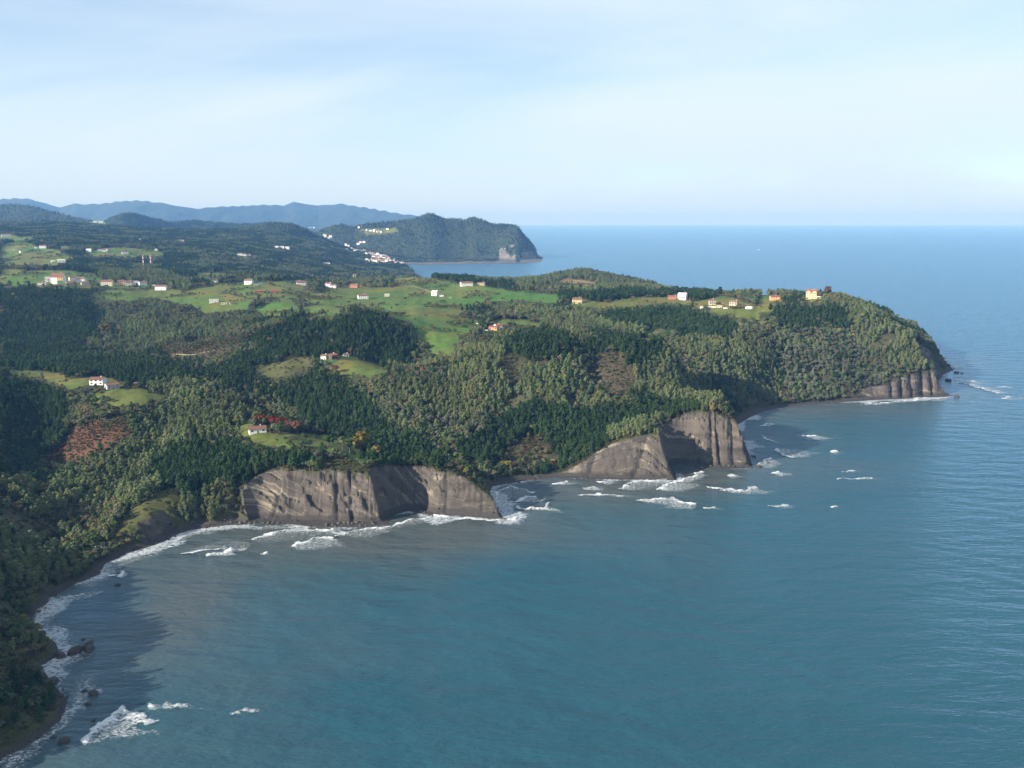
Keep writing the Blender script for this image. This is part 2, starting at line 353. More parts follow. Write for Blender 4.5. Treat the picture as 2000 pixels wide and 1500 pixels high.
def height(x, y, full=False):
    x = np.asarray(x, float); y = np.asarray(y, float)
    d, sl_, be, ro, arc = coast_dist(x, y)
    zb = base_height(x, y)
    zb = np.maximum(zb, 1.5)
    sc = np.clip(y / 1000, 0.5, 6)
    zb = zb + fbm(x / (45 * sc), y / (45 * sc), 4, 3) * 3.4 * sc + fbm(x / 9, y / 9, 2, 9) * 0.5
    for rp, rdep, rwid in RAV:
        m_ = (x > rp[:, 0].min() - 3 * rwid) & (x < rp[:, 0].max() + 3 * rwid) & (y > rp[:, 1].min() - 3 * rwid) & (y < rp[:, 1].max() + 3 * rwid)
        if not m_.any(): continue
        xm, ym = x[m_], y[m_]; dm = np.full(len(xm), 1e9); tt = np.zeros(len(xm)); n_ = len(rp) - 1
        for i in range(n_):
            dx, dy = rp[i + 1] - rp[i]; t = np.clip(((xm - rp[i, 0]) * dx + (ym - rp[i, 1]) * dy) / (dx * dx + dy * dy), 0, 1)
            q = np.hypot(xm - rp[i, 0] - t * dx, ym - rp[i, 1] - t * dy); mm = q < dm; dm[mm] = q[mm]; tt[mm] = (i + t[mm]) / n_
        zb[m_] = np.maximum(zb[m_] - rdep * np.exp(-(dm / rwid) ** 2) * np.sin(np.pi * (0.12 + 0.76 * tt)), 1.5)
    far = y > 3300
    if far.any():
        zr = ridge_height(x[far], y[far]); w = sstep(3300, 4300, y[far])
        zz = zb[far]; zb[far] = np.where(zr > zz, zz + (zr - zz) * w, zz)
    # the coast: beach, then cliff; gullies and ledges push the foot in and out
    big = np.where(y > 2600, 6.0, 1.0)
    g1 = fbm(x / (48 * big), y / (48 * big), 2, 21)
    g2 = fbm(arc / (19 * big), d / (70 * big), 3, 25, 0.55)
    rid = np.abs(fbm(arc / (30 * big) + 3, d / (90 * big) + zb * 0.006, 3, 31, 0.6))
    rid2 = np.abs(fbm(x / (9 * big), y / (9 * big), 3, 35, 0.6))
    d2 = d + ro * (g1 * 2.4 + g2 * 0.2 + (0.07 - np.minimum(rid, 0.07)) * -2.5 + 0.1 + (0.2 - rid2) * -0.35) * big * sstep(0, 8, d)
    for ga, gw, gd, gl in GULLIES:
        up0 = np.maximum(d2 - be, 0)
        d2 = d2 - gd * np.exp(-np.abs((arc - ga - gl * up0 + g1 * 3) / gw) ** 1.3) * sstep(1, 7, d)
    up = np.maximum(d2 - be, 0)
    bed0 = up * sl_ + np.where(y < 735, 0.36 * sstep(-60, -110, x) + 0.03, 0.12) * x
    d2 = d2 + ro * big * (1.0 * fbm(arc / (10 * big) + bed0 / 9, bed0 / (5 * big), 3, 51, .6)) * sstep(0, 5, up)
    lay = np.floor(bed0 / (2.6 * big)); blk = hash2(np.floor(arc / (6.5 * big) + hash2(lay, lay * 0, 55) * 3), lay, 56) - .5; blk2 = hash2(np.floor(arc / (2.8 * big) + lay * .37), np.floor(bed0 / (1.3 * big)), 57) - .5
    d2 = d2 + np.minimum(ro, 2.2) * big * (blk * .75 + blk2 * .35) * sstep(0, 5, up)
    up = np.maximum(d2 - be, 0)
    prof = up * sl_ * (0.80 + 0.45 * sstep(4, 16, up * sl_))
    zc_ = np.minimum(d2, be) * 0.13 + 0.1 + prof
    # bedding ledges on the rock
    tl = np.where(y < 735, 0.36 * sstep(-60, -110, x) + 0.03, np.where(y < 900, -0.22 * sstep(20, 90, x) * sstep(150, 110, x) + 0.05, 0.15))
    bed = zc_ + tl * x + 0.12 * (y - 650) + fbm(x / 40, y / 40, 2, 38) * 9
    led = vnoise(bed / 2.2, arc / 50, 41) + 0.6 * vnoise(bed / 0.8, arc / 25, 43)
    rocky = sstep(1.15, 1.7, sl_)
    zc_ = zc_ + rocky * led * 4.4 * sstep(0, 4, up)
    k = np.where(rocky > 0, 1.2, 6.0)
    z = np.minimum(zb, zc_)
    near = np.abs(zb - zc_) < k
    z = np.where(near, z - (k - np.abs(zb - zc_)) ** 2 / (4 * k), z)   # rounded lip
    z = np.where(d > 0, np.maximum(z, 0.05), np.maximum(-6, d * 0.2))
    if not full: return z
    cape = (y > 4300) & (d < 260) & (z < 27 + 60 * (fbm(x / 90, y / 90, 3, 47) + .18) + 80 * np.exp(-((x / y - 0.006) / .012) ** 2) * (fbm(x / 40 + 7, z / 30, 4, 48, .65) * 1.6 + .30)) & (x / y > -0.128)
    rock = sstep(1.0, 1.35, sl_) * sstep(-2.0, 1.2, zb - zc_) * (d > -3)
    rock = np.where(cape, 1.0, np.where(y > 4300, 0.0, rock))
    beach = sstep(be + 3.5, be, d2) * (z < 4) * (zb - zc_ > -1)
    return z, d, rock, beach, sl_, bed
# ------------------------------------------------------------------ land cover map (drawn over the photograph, then laid on the ground)
BROAD, PINE, EUC, FIELD, ROUGH, BRACKEN, SCRUB, MIXP, CLEAR, GREYB = range(10)
COVER = [
 # woods (outlines of the tree tops)
 (MIXP, [(0,395),(1060,395),(1060,520),(780,530),(600,545),(0,545)]),
 (PINE, [(0,560),(60,556),(160,566),(205,600),(180,650),(150,690),(0,690)]),
 (PINE, [(0,722),(60,728),(125,752),(140,800),(112,845),(85,885),(40,935),(0,935)]),
 (PINE, [(0,668),(110,672),(200,685),(292,700),(305,738),(255,744),(150,732),(60,712),(0,706)]),
 (PINE, [(400,722),(500,668),(560,618),(640,590),(700,582),(765,594),(805,630),(815,672),(800,705),(720,700),(690,690),(620,690),(570,695),(500,718),(430,736)]),
 (PINE, [(300,735),(420,733),(520,752),(575,790),(640,835),(760,835),(735,785),(690,745),(620,705),(570,712),(560,745),(500,740),(420,722),(300,715)]),
 (PINE, [(620,832),(760,815),(850,865),(915,905),(930,925),(905,932),(820,925),(765,915),(735,890),(690,870),(650,848)]),
 (PINE, [(935,820),(1040,775),(1150,790),(1200,780),(1330,750),(1390,775),(1395,800),(1280,800),(1200,830),(1130,890),(1050,925),(975,905),(905,885),(895,850)]),
 (PINE, [(985,652),(1050,628),(1112,645),(1135,680),(1120,740),(1060,690),(1000,680)]),
 (PINE, [(1130,665),(1270,645),(1300,660),(1290,700),(1240,700),(1150,690)]),
 (PINE, [(830,530),(1000,545),(1060,560),(1320,545),(1412,570),(1412,592),(1310,592),(1200,590),(1130,582),(1020,566),(830,541)]),
 (PINE, [(1150,592),(1300,588),(1400,603),(1450,632),(1420,665),(1300,640),(1180,622)]),
 (PINE, [(1507,588),(1640,590),(1662,610),(1660,632),(1600,628),(1510,622)]),
 (PINE, [(310,850),(400,825),(470,835),(505,862),(480,905),(400,935),(330,945),(290,905)]),
 (PINE, [(0,530),(60,515),(160,512),(200,530),(190,545),(110,540),(0,545)]),
 (PINE, [(430,860),(500,868),(560,900),(540,960),(470,950),(430,920)]),
 (EUC, [(190,525),(300,520),(370,540),(380,562),(200,552)]),
 (EUC, [(335,765),(430,748),(480,765),(525,800),(445,835),(330,855),(285,905),(225,965),(110,985),(95,935),(200,885),(275,815)]),
 (EUC, [(0,925),(60,925),(125,975),(150,1030),(130,1095),(60,1115),(0,1110)]),
 (EUC, [(870,715),(985,662),(1000,680),(1130,690),(1142,745),(1060,770),(950,795),(860,800),(760,800),(745,775),(800,745)]),
 (EUC, [(1235,700),(1300,690),(1345,712),(1395,742),(1425,790),(1300,765),(1235,745)]),
 (EUC, [(1180,825),(1280,800),(1290,830),(1230,850),(1185,850)]),
 (EUC, [(1330,640),(1450,655),(1530,680),(1540,740),(1500,785),(1440,745),(1375,690)]),
 (EUC, [(1650,575),(1700,590),(1790,650),(1805,705),(1740,700),(1700,650),(1660,610)]),
 (EUC, [(1000,545),(1060,528),(1130,518),(1220,540),(1320,556),(1310,560),(1160,560),(1100,565),(1020,562)]),
 (EUC, [(200,640),(330,620),(420,620),(430,650),(330,670),(230,670)]),
 (GREYB, [(1500,640),(1640,632),(1680,660),(1760,730),(1740,775),(1560,785),(1530,740)]),
 (GREYB, [(730,760),(860,800),(950,800),(935,830),(900,850),(820,830),(740,800)]),
 # open ground (outlines on the ground)
 (FIELD, [(770,538),(840,541),(900,553),(1000,567),(1095,578),(1085,592),(985,588),(930,592),(900,612),(930,625),(905,655),(880,695),(845,693),(822,660),(800,632),(745,604),(700,594),(640,602),(596,590),(590,572),(700,558),(770,562)]),
 (FIELD, [(636,712),(668,704),(690,697),(735,711),(772,722),(720,735),(660,726)]),
 (ROUGH, [(488,722),(560,700),(606,704),(600,728),(540,738)]),
 (FIELD, [(0,718),(60,722),(152,738),(112,745),(0,730)]),
 (FIELD, [(108,748),(180,738),(250,742),(235,752),(130,757)]),
 (FIELD, [(170,766),(200,764),(262,755),(332,770),(300,782),(232,797),(180,788)]),
 (FIELD, [(436,832),(490,822),(520,845),(640,848),(668,865),(700,882),(722,900),(650,886),(600,870),(545,874),(490,862)]),
 (FIELD, [(0,528),(90,528),(180,532),(205,550),(110,549),(0,562)]),
 (FIELD, [(178,575),(220,566),(300,563),(360,568),(430,558),(560,545),(604,550),(588,582),(505,582),(440,570),(400,600),(300,582),(222,588)]),
 (FIELD, [(366,586),(440,578),(505,582),(478,605),(400,608)]),
 (FIELD, [(498,604),(560,580),(584,598),(560,622),(512,614)]),
 (FIELD, [(585,600),(660,600),(700,606),(640,616),(596,616)]),
 (FIELD, [(1108,592),(1180,586),(1262,577),(1302,580),(1362,596),(1300,592),(1190,601),(1120,600)]),
 (FIELD, [(1352,590),(1420,576),(1482,598),(1478,632),(1432,617),(1370,606)]),
 (FIELD, [(1478,580),(1512,578),(1512,606),(1480,612)]),
 (CLEAR, [(1088,552),(1108,542),(1160,549),(1164,556),(1110,557)]),
 (FIELD, [(1030,562),(1088,554),(1164,557),(1140,564)]),
 (FIELD, [(1250,658),(1262,645),(1280,645),(1282,662)]),
 (FIELD, [(965,622),(1065,630),(1045,638),(955,630)]),
 (FIELD, [(0,482),(30,470),(95,486),(150,500),(105,513),(0,522)]),
 (FIELD, [(168,492),(232,482),(300,489),(322,499),(232,501),(176,499)]),
 (FIELD, [(378,534),(450,530),(442,541),(390,541)]),(FIELD, [(0,458),(70,463),(60,472),(0,470)]),(FIELD, [(330,470),(360,468),(368,474),(335,476)]),
 (FIELD, [(465,497),(520,500),(515,505),(470,503)]),(FIELD, [(700,448),(770,444),(780,454),(720,460)]),
 (ROUGH, [(225,1025),(280,985),(345,943),(354,965),(332,1000),(290,1022),(242,1038)]),
 (BRACKEN, [(75,915),(130,848),(180,822),(262,822),(245,852),(195,882),(125,902)]),
 (SCRUB, [(318,682),(380,660),(470,658),(484,672),(420,692),(340,698)]),
 (SCRUB, [(1150,692),(1210,688),(1240,740),(1200,775),(1160,745)]),
 (SCRUB, [(1010,858),(1060,850),(1080,875),(1030,905),(960,900)]),
 (SCRUB, [(830,868),(930,900),(945,925),(920,905),(870,885)]),
]
# houses: (u, v of the foot, width px, height px, depth m, turn, roof kind, wall, roof, name, label)
HOUSES = [
 (82,556.5,16,7,8,-8,'g','white','red','house','low white house at the foot of the big green and yellow house'),
 (96,550,14,10,9,-12,'g','white','grey','house','white house with dark balcony just beside the big coloured house'),
 (115,554,26,22,16,-22,'G','white','red','village_house','biggest village house, red roof, white gable, yellow and green side'),
 (136,557.5,14,8,9,10,'h','tan','brown','house','small brown hip roofed house beside the green and yellow side'),
 (144,548,18,9,9,14,'g','white','red','house','long white house behind the brown hip roofed one'),
 (159,553,17,12,10,-18,'g','white','brown','house','white gabled house in the middle of the village by a bare tree'),
 (166,558,15,9,9,12,'g','cream','brown','house','cream house with brown roof below the white gabled one'),
 (210,558,24,12,11,-15,'g','cream','red','house','cream farmhouse with red roof standing alone between village and terrace'),
 (238,558,16,12,10,0,'g','yellow','red','terraced_house','yellow end house of the terrace row'),
 (252,558.5,14,11,10,0,'g','cream','red','terraced_house','cream middle house of the terrace row'),
 (266,559,11,11,10,0,'f','white','grey','house','white square flat roofed block ending the terrace row'),
 (279,557.5,15,9,9,16,'g','white','brown','house','white cottage with brown roof past the end of the terrace'),
 (296,558.5,15,3,6,0,'f','white','grey','shed','long low white shed between the terrace and the red roofed barn'),
 (316,567,24,11,14,-18,'g','white','red','barn','white barn with broad red roof at the edge of the hill meadow'),
 (421,551,10,4.5,8,0,'g','white','red','house','tiny red roofed house in the trees behind the long meadow'),
 (486,556,17,12,11,-14,'g','white','brown','house','white two storey house alone on the hill meadow'),
 (508,555.5,9,3,6,0,'f','white','grey','shed','small white shed right of the lone hill meadow house'),
 (500,559,9,3.5,6,5,'g','tan','grey','shed','tan shed just below the lone hill meadow house'),
 (506,572.5,19,6,9,4,'g','redwall','bright','barn','bright red roofed barn half hidden by trees'),
 (537,572.5,18,7,10,4,'g','redwall','bright','barn','bright red roofed barn standing clear at the meadow edge'),
 (418,591,19,6.5,8,3,'f','white','pale','warehouse','long white flat roofed building on a grassy ledge'),
 (438,595,13,4,7,0,'f','cream','grey','farm_ruin','low cream stone ruin beside the long white building'),
 (452,594.5,7,5,6,10,'g','cream','red','shed','little cream shed with red roof at the end of the stone ruin'),
 (583,552,13,4.5,9,0,'g','white','red','house','red roof peeping out behind the red roofed farmhouse'),
 (589,557,20,8,11,6,'g','white','red','farmhouse','white farmhouse with red roof under dark trees at the meadow corner'),
 (642,560,13,9,9,-20,'g','white','red','house','white house with red roof and lower wing to its right'),
 (651,562,14,6.5,9,-20,'g','white','red','house','lower white wing with red roof in front of the taller house'),
 (693,562,18,8,10,-25,'g','redwall','red','house','red brick house with reddish roof among hedges'),
 (709,584,22,10,12,8,'g','white','red','farmhouse','white farmhouse with red roof just above the round pine hill'),
 (756,579,11,5,6,0,'f','cream','pale','shed','single cream shed in the middle of the sloping meadow'),
 (850,577.5,13,10.5,10,-30,'g','white','pale','house','tall plain white house in the upper meadow'),
 (863,579,9,4,6,-10,'g','white','brown','shed','white shed right of the tall plain white house'),
 (911,558.5,26,9,13,12,'g','white','red','farmhouse','wide white farmhouse with red roof at the top of the plateau'),
 (940,557.5,16,6.5,9,-10,'g','tan','brown','cottage','tan cottage with brown roof right of the wide plateau farmhouse'),
 (964,645,18,9,10,-12,'g','orange','bright','farmhouse','red roofed part of the farm below the white polytunnel'),
 (973,643,15,11,10,20,'g','white','bright','farmhouse','white gabled part of the farm below the white polytunnel'),
 (950,649,7,4.5,5,0,'g','white','pale','shed','tiny white shed below the polytunnel farm'),
 (1127,593,20,12.5,11,4,'g','yellow','red','house','yellow house with red roof between the woods on the plateau'),
 (1333,586,18,15,12,-14,'g','white','pale','villa','big white villa with balcony above the sloping cliff-top meadow'),
 (1314,584,21,7.5,9,-4,'g','redwall','red','outbuilding','low dark red roofed wing left of the big white villa'),
 (1350,587,8,5.5,6,8,'g','redwall','brown','shed','brick shed right of the big white villa'),
 (1391,595.5,15,12.5,10,4,'h','cream','red','villa','three storey cream villa above a long pale wall'),
 (1405,601,11,4,5,3,'f','cream','pale','garage','low cream garage at the right end of the long pale wall'),
 (1434,597,17,11,11,-24,'g','cream','brown','villa','cream chalet with big dark windows behind a round hedge'),
 (1513,586.5,20,10,12,10,'g','orange','red','chalet','orange chalet with wide red roof in the meadow by the plantation'),
 (1585,584,22,20,14,-8,'M','yellow','bright','mansion','tall yellow mansion with red roof at the top of the headland'),
 (1599,584,9,5,7,-8,'f','yellow','pale','outbuilding','low yellow annex at the right foot of the mansion'),
 (192,752,29,16,12,-18,'g','white','red','farmhouse','white farmhouse with red roof and bright gable above the round meadow'),
 (219,760,26,12,12,16,'g','grey','red','barn','grey barn with red roof below the round meadow farmhouse'),
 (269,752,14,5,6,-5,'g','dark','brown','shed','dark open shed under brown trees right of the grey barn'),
 (503,846,35,14,8,7,'L','white','red','longhouse','long low white house with red tiled roof beside red autumn trees'),
 (634,702,12,10,8,-20,'g','white','brown','house','white house half hidden in shade left of the hollow meadow'),
 (650,702,14,12,9,30,'g','dark','bright','house','shaded house with red roof above the hollow meadow'),  # shade on this house is painted in by the dark wall colour
 (675,696,13,6,7,8,'g','white','brown','cottage','small white cottage at the top of the hollow meadow'),
 (1079,905,8,8,5,10,'g','orange','brown','hut','small orange hut at the forest edge above the shingle cove'),
 (12,463,18,7,14,5,'g','white','red','farmhouse','white farmhouse highest up on the far left hill'),
 (30,488.5,9,4.5,10,0,'g','white','brown','house','small white house on the left slope above the village wood'),
 (43,493.5,9,4.5,10,20,'g','white','red','house','small white house lower down the left slope'),
 (84,485,13,7,12,-10,'g','white','red','house','white house with red roof beside a bare tree on the left slope'),
 (70,485.5,5,3,7,0,'g','white','pale','shed','white speck of a shed left of that red roofed slope house'),
 (120,512.5,16,6,11,0,'g','white','pale','farmhouse','white farm just above the dark village wood'),
 (104,512.5,8,4,8,10,'g','white','pale','shed','small white shed left of the farm above the village wood'),
 (126,484,12,3.5,9,0,'g','tan','brown','house','dull tan house among trees on the far left'),
 (174,492,10,6.5,12,-15,'g','white','pale','house','white house at the left end of the far ridge meadow'),
 (195,490,8,4,9,0,'g','white','red','house','low house in the middle of the far ridge meadow'),
 (204,492,9,6.5,11,0,'g','white','red','house','taller white house in the middle of the far ridge meadow'),
 (213,490,8,5,9,20,'g','tan','brown','house','brown roofed house right of the taller far ridge house'),
 (244,496.5,13,6.5,12,5,'g','white','red','house','white house below the far ridge meadow'),
 (305,490,5,4,9,0,'g','white','pale','house','white house at the right tip of the far ridge meadow'),
 (186,435,7,3,14,0,'g','white','pale','house','left white house of the pair on the distant dark hill'),
 (197,436,9,3.5,14,0,'g','white','pale','house','right white house of the pair on the distant dark hill'),
 (274,469,5,3,12,0,'g','white','pale','house','lone white house left of the far small meadow'),
 (336,471,5,3,12,0,'g','white','red','house','white house just left of the far small meadow'),
 (354,471.5,9,4,13,0,'g','white','red','house','red roofed white house by the far small meadow'),
 (468,498.5,9,4.5,14,0,'g','white','brown','house','left white house of the row on the mid distance meadow'),
 (477,499.5,9,4.5,14,0,'g','white','red','house','middle white house of the row on the mid distance meadow'),
 (486,500,8,4,14,0,'g','white','red','house','right white house of the row on the mid distance meadow'),
 (541,487,9,7,14,0,'f','white','pale','apartment_block','left block of the distant white apartment row'),
 (551,488,9,8,14,0,'f','white','pale','apartment_block','middle block of the distant white apartment row'),
 (561,488,9,7,14,0,'f','white','pale','apartment_block','right block of the distant white apartment row'),
 (638,516.5,14,3.5,12,0,'f','white','pale','house','pale flat building alone in the woods left of the harbour village'),
 (692,541,6,6,8,0,'g','orange','brown','house','small sandy house in the woods behind the plateau hedges'),
]
for _h in HOUSES:
    _u, _v, _w, _t = _h[:4]
    COVER.append((CLEAR if False else FIELD, [(_u - _w / 2 - 2, _v - _t * .75), (_u + _w / 2 + 2, _v - _t * .75), (_u + _w / 2 + 4, _v + 3.0), (_u - _w / 2 - 4, _v + 3.0)]))
LS = 2
LM = np.full((1500 // LS, 2000 // LS), BROAD, np.int8)
_vv, _uu = np.mgrid[0:1500 // LS, 0:2000 // LS]
_uj = (_uu + 0.5) * LS; _vj = (_vv + 0.5) * LS
_wob = np.minimum(8, 2 + np.abs(_vj - 440) * 0.025)
_uj = _uj + fbm(_uj / 26, _vj / 14, 3, 71) * _wob * 2.4; _vj = _vj + fbm(_uj / 26 + 50, _vj / 14, 3, 73) * _wob * 1.2
for ty, poly in COVER:
    P = np.array(poly, float)
    u0, v0 = P.min(0) - 25; u1, v1 = P.max(0) + 25
    a, b = max(0, int(v0 // LS)), min(LM.shape[0], int(v1 // LS) + 1); c, d_ = max(0, int(u0 // LS)), min(LM.shape[1], int(u1 // LS) + 1)
    X = _uj[a:b, c:d_]; Y = _vj[a:b, c:d_]; ins = np.zeros(X.shape, bool)
    for i in range(len(P)):
        p = P[i]; q = P[(i + 1) % len(P)]
        if p[1] == q[1]: continue
        cr = (p[1] > Y) != (q[1] > Y)
        ins ^= cr & (X < p[0] + (Y - p[1]) / (q[1] - p[1]) * (q[0] - p[0]))
    LM[a:b, c:d_][ins] = ty
OPEN = (FIELD, ROUGH, BRACKEN, SCRUB, CLEAR)
def hides_open(x, y, z, h):
    """would a tree of this height stand in front of open ground that the photograph shows"""
    r = np.zeros(len(x), bool)
    for f in (0.45, 0.75, 0.98):
        u, v = proj(x, y, z + h * f)
        iu = np.clip((u / LS).astype(int), 0, LM.shape[1] - 1); iv = np.clip((v / LS).astype(int), 0, LM.shape[0] - 1)
        c_ = np.nonzero(np.isin(LM[iv, iu], OPEN) & (u > 0) & (u < 2000) & (v < 1500) & ~r)[0]
        e_ = (z[c_] + h[c_] * f - CAM_H) / y[c_]; j_ = np.clip(np.searchsorted(S_LIN, x[c_] / y[c_]), 0, NC - 1)
        for n_, k_ in enumerate(c_):                  # only where the ground seen there lies behind the tree
            i_ = np.searchsorted(RUN[:, j_[n_]], e_[n_])
            if i_ < NR and math.exp(LY[i_]) > y[k_] - 4: r[k_] = True
    return r
def cover_at(x, y, z):
    """type of land cover at a ground point: open ground by its own place, woods by where the tree tops show"""
    def look(zz):
        u, v = proj(x, y, zz)
        out = (u < -40) | (u > 2040) | (v < 300) | (v > 1530)
        iu = np.clip((u / LS).astype(int), 0, LM.shape[1] - 1); iv = np.clip((v / LS).astype(int), 0, LM.shape[0] - 1)
        return LM[iv, iu], out
    g, out = look(z)
    t, _ = look(z + 11.0)
    r = np.where(np.isin(g, OPEN), g, np.where(np.isin(t, OPEN), BROAD, t))
    return np.where(out, MIXP, r)

COVCOL = {BROAD: (.048, .052, .024), PINE: (.030, .034, .018), EUC: (.055, .055, .028), FIELD: (.086, .120, .030), ROUGH: (.070, .074, .026), BRACKEN: (.085, .045, .027), SCRUB: (.056, .046, .030), MIXP: (.026, .036, .018), CLEAR: (.20, .145, .07), GREYB: (.036, .034, .02)}
COVARR = np.array([COVCOL[i] for i in range(10)])
def parcels(x, y, size):
    gx = np.floor(x / size); gy = np.floor(y / size); F1 = np.full(len(x), 1e9); F2 = np.full(len(x), 1e9); hid_ = np.zeros(len(x))
    for i in (-1, 0, 1):
        for j in (-1, 0, 1):
            px = (gx + i + hash2(gx + i, gy + j, 5)) * size; py = (gy + j + hash2(gx + i, gy + j, 6)) * size
            dd = np.hypot(x - px, y - py)
            F2 = np.minimum(F2, np.maximum(F1, dd)); hid_ = np.where(dd < F1, hash2(gx + i, gy + j, 7), hid_); F1 = np.minimum(F1, dd)
    return F2 - F1, hid_
PSIZE = lambda y: np.where(y < 1150, 400.0, 118.0)
def ground_colour(x, y, z, ty):
    c = COVARR[ty].copy()
    n = fbm(x / 40, y / 40, 4, 81)[:, None]; n2 = fbm(x / 6, y / 6, 3, 85)[:, None]; n3 = fbm(x / 130, y / 130, 3, 88)[:, None]
    fld = (ty == FIELD)[:, None]
    c = np.where(fld & (n3 > 0.08), c * np.array([1.15, 0.98, 0.9]), c)
    c = np.where(fld & (n3 < -0.12), c * np.array([0.78, 1.02, 0.85]), c)
    c = np.where(fld & (n > 0.25), c * np.array([1.15, .85, .9]), c)
    ph = parcels(x, y, PSIZE(y))[1][:, None]
    tint = np.where(ph < .2, np.array([1.28, 1.02, 1.05]), np.where(ph < .45, np.array([.86, 1.06, .85]), np.where(ph < .7, np.array([1.08, 1.12, .95]), np.array([1.0, .95, .95]))))
    c = np.where(fld & (y[:, None] > 1150), c * tint, c)
    return np.clip(c * (1 + 0.35 * n + 0.35 * n2), 0.004, 1)

# ------------------------------------------------------------------ terrain mesh
S_LIN = np.concatenate([np.linspace(-1.5, -0.74, 46, endpoint=False), np.linspace(-0.74, 0.70, 760), np.linspace(0.70, 0.9, 24)[1:]])
LY = np.concatenate([np.linspace(math.log(225), math.log(1500), 420, endpoint=False), np.linspace(math.log(1500), math.log(4750), 240, endpoint=False), np.linspace(math.log(4750), math.log(6000), 90, endpoint=False), np.linspace(math.log(6000), math.log(7000), 30, endpoint=False), np.linspace(math.log(7000), math.log(19000), 80)])
GS, GL = np.meshgrid(S_LIN, LY)
GY = np.exp(GL).ravel(); GX = (GS * np.exp(GL)).ravel()
ins0 = coast_dist(GX, GY)[0]
GZ = np.full(len(GX), -6.0); GR = np.zeros(len(GX)); GB = np.zeros(len(GX)); GD = ins0
land = ins0 > -12
GZ[land], _, GR[land], GB[land], _s, _b = height(GX[land], GY[land], True)
GTY = np.full(len(GX), BROAD, np.int8); GTY[land] = cover_at(GX[land], GY[land], GZ[land])
GCOL = ground_colour(GX, GY, GZ, GTY)
NR, NC = GS.shape
FINE_YMAX = 1420.0
idx = np.arange(NR * NC).reshape(NR, NC)
quads = np.stack([idx[:-1, :-1], idx[:-1, 1:], idx[1:, 1:], idx[1:, :-1]], -1).reshape(-1, 4)
qd = GD[quads]
fine_zone = (GY < FINE_YMAX) & (GX > -470)
keep = (qd.max(1) > -10) & ~((qd.max(1) < 40) & fine_zone[quads].all(1))
quads = quads[keep]
def compact(quads, *arrs):
    used = np.unique(quads); mp_ = np.zeros(used.max() + 1, np.int64); mp_[used] = np.arange(len(used))
    return (mp_[quads],) + tuple(a[used] for a in arrs)
q2, vx, vy, vz, vr, vb, vc = compact(quads, GX, GY, GZ, GR, GB, GCOL)
vbed = vz + 0.1 * vx; varc = vx
terrain_me = make_mesh('terrain', np.stack([vx, vy, vz], 1), q2, {'col': vc, 'rock': vr, 'beach': vb, 'bed': vbed, 'arc': varc})
terrain = tag(link('terrain', terrain_me), 'rolling coastal hills of fields and woods above the sea', kind='structure')

# running horizon for visibility tests
EL = ((GZ.reshape(NR, NC) - CAM_H) / GY.reshape(NR, NC))
RUN = np.maximum.accumulate(EL, 0)
def horizon_el(x, y):
    j = np.clip(np.searchsorted(S_LIN, x / y) - 1, 0, NC - 1); i = np.clip(np.searchsorted(LY, np.log(y)) - 2, 0, NR - 1)
    return RUN[i, j]

# fine coastal strip with the cliffs, split where the coast changes
CELL = 9.0; SUB = 11
cx = np.arange(-480, 900, CELL); cyy = np.arange(255, FINE_YMAX + 20, CELL)
MX, MY = np.meshgrid(cx + CELL / 2, cyy + CELL / 2)
md = coast_dist(MX.ravel(), MY.ravel())[0].reshape(MX.shape)
flag = (md > -14) & (md < 56) & (MX / MY > -0.95)
bi, bj = np.nonzero(flag)
ii = (bi[:, None, None] * SUB + np.arange(SUB)[None, :, None] + np.zeros((1, 1, SUB), int)).reshape(-1)
jj = (bj[:, None, None] * SUB + np.zeros((1, SUB, 1), int) + np.arange(SUB)[None, None, :]).reshape(-1)
W = (len(cx) + 1) * SUB + 1
vid = np.stack([ii * W + jj, ii * W + jj + 1, (ii + 1) * W + jj + 1, (ii + 1) * W + jj], 1)
uq, invq = np.unique(vid, return_inverse=True)
fq = invq.reshape(-1, 4)
fx = cx[0] + (uq % W) * (CELL / SUB); fy = cyy[0] + (uq // W) * (CELL / SUB)
fz, fd, fr, fb, fs, fbed = height(fx, fy, True)
farc = coast_dist(fx, fy)[4]
fty = cover_at(fx, fy, fz)
fcol = ground_colour(fx, fy, fz, fty)
# weathering that pushes steep rock in and out sideways
kq = (fd[fq].max(1) > -3) & (fd[fq].min(1) < 47)
fq = fq[kq]
slab = [('cliff_west_bay', (-500, -115), 'dark rocky shore and scrub slope around the shaded bay'),]
mats_strip = []
cxm = fx[fq].mean(1); cym = fy[fq].mean(1)
ua, va = proj(cxm, cym, fz[fq].mean(1))
seg = np.where(ua < 330, 0, np.where((ua < 990) & (cym < 735), 1, np.where((ua < 1500) & (cym < 905), 2, 3)))
STRIPS = []
for k, lab in enumerate(['dark shaded shore with boulders under the wooded slope of the near bay', 'brown layered sea cliff with a dark gully below the farmhouse meadow',
                         'tilted grey brown sea cliff jutting out below the pine slope', 'wooded headland foot with bare ribbed cliff at its seaward end']):
    q3, a, b, c, r_, be_, co_, bd_, ar_ = compact(fq[seg == k], fx, fy, fz, fr, fb, fcol, fbed, farc)
    o = link('sea_cliff', make_mesh('sea_cliff', np.stack([a, b, c], 1), q3, {'col': co_, 'rock': r_, 'beach': be_, 'bed': bd_, 'arc': ar_}))
    tag(o, lab, kind='structure'); STRIPS.append(o)

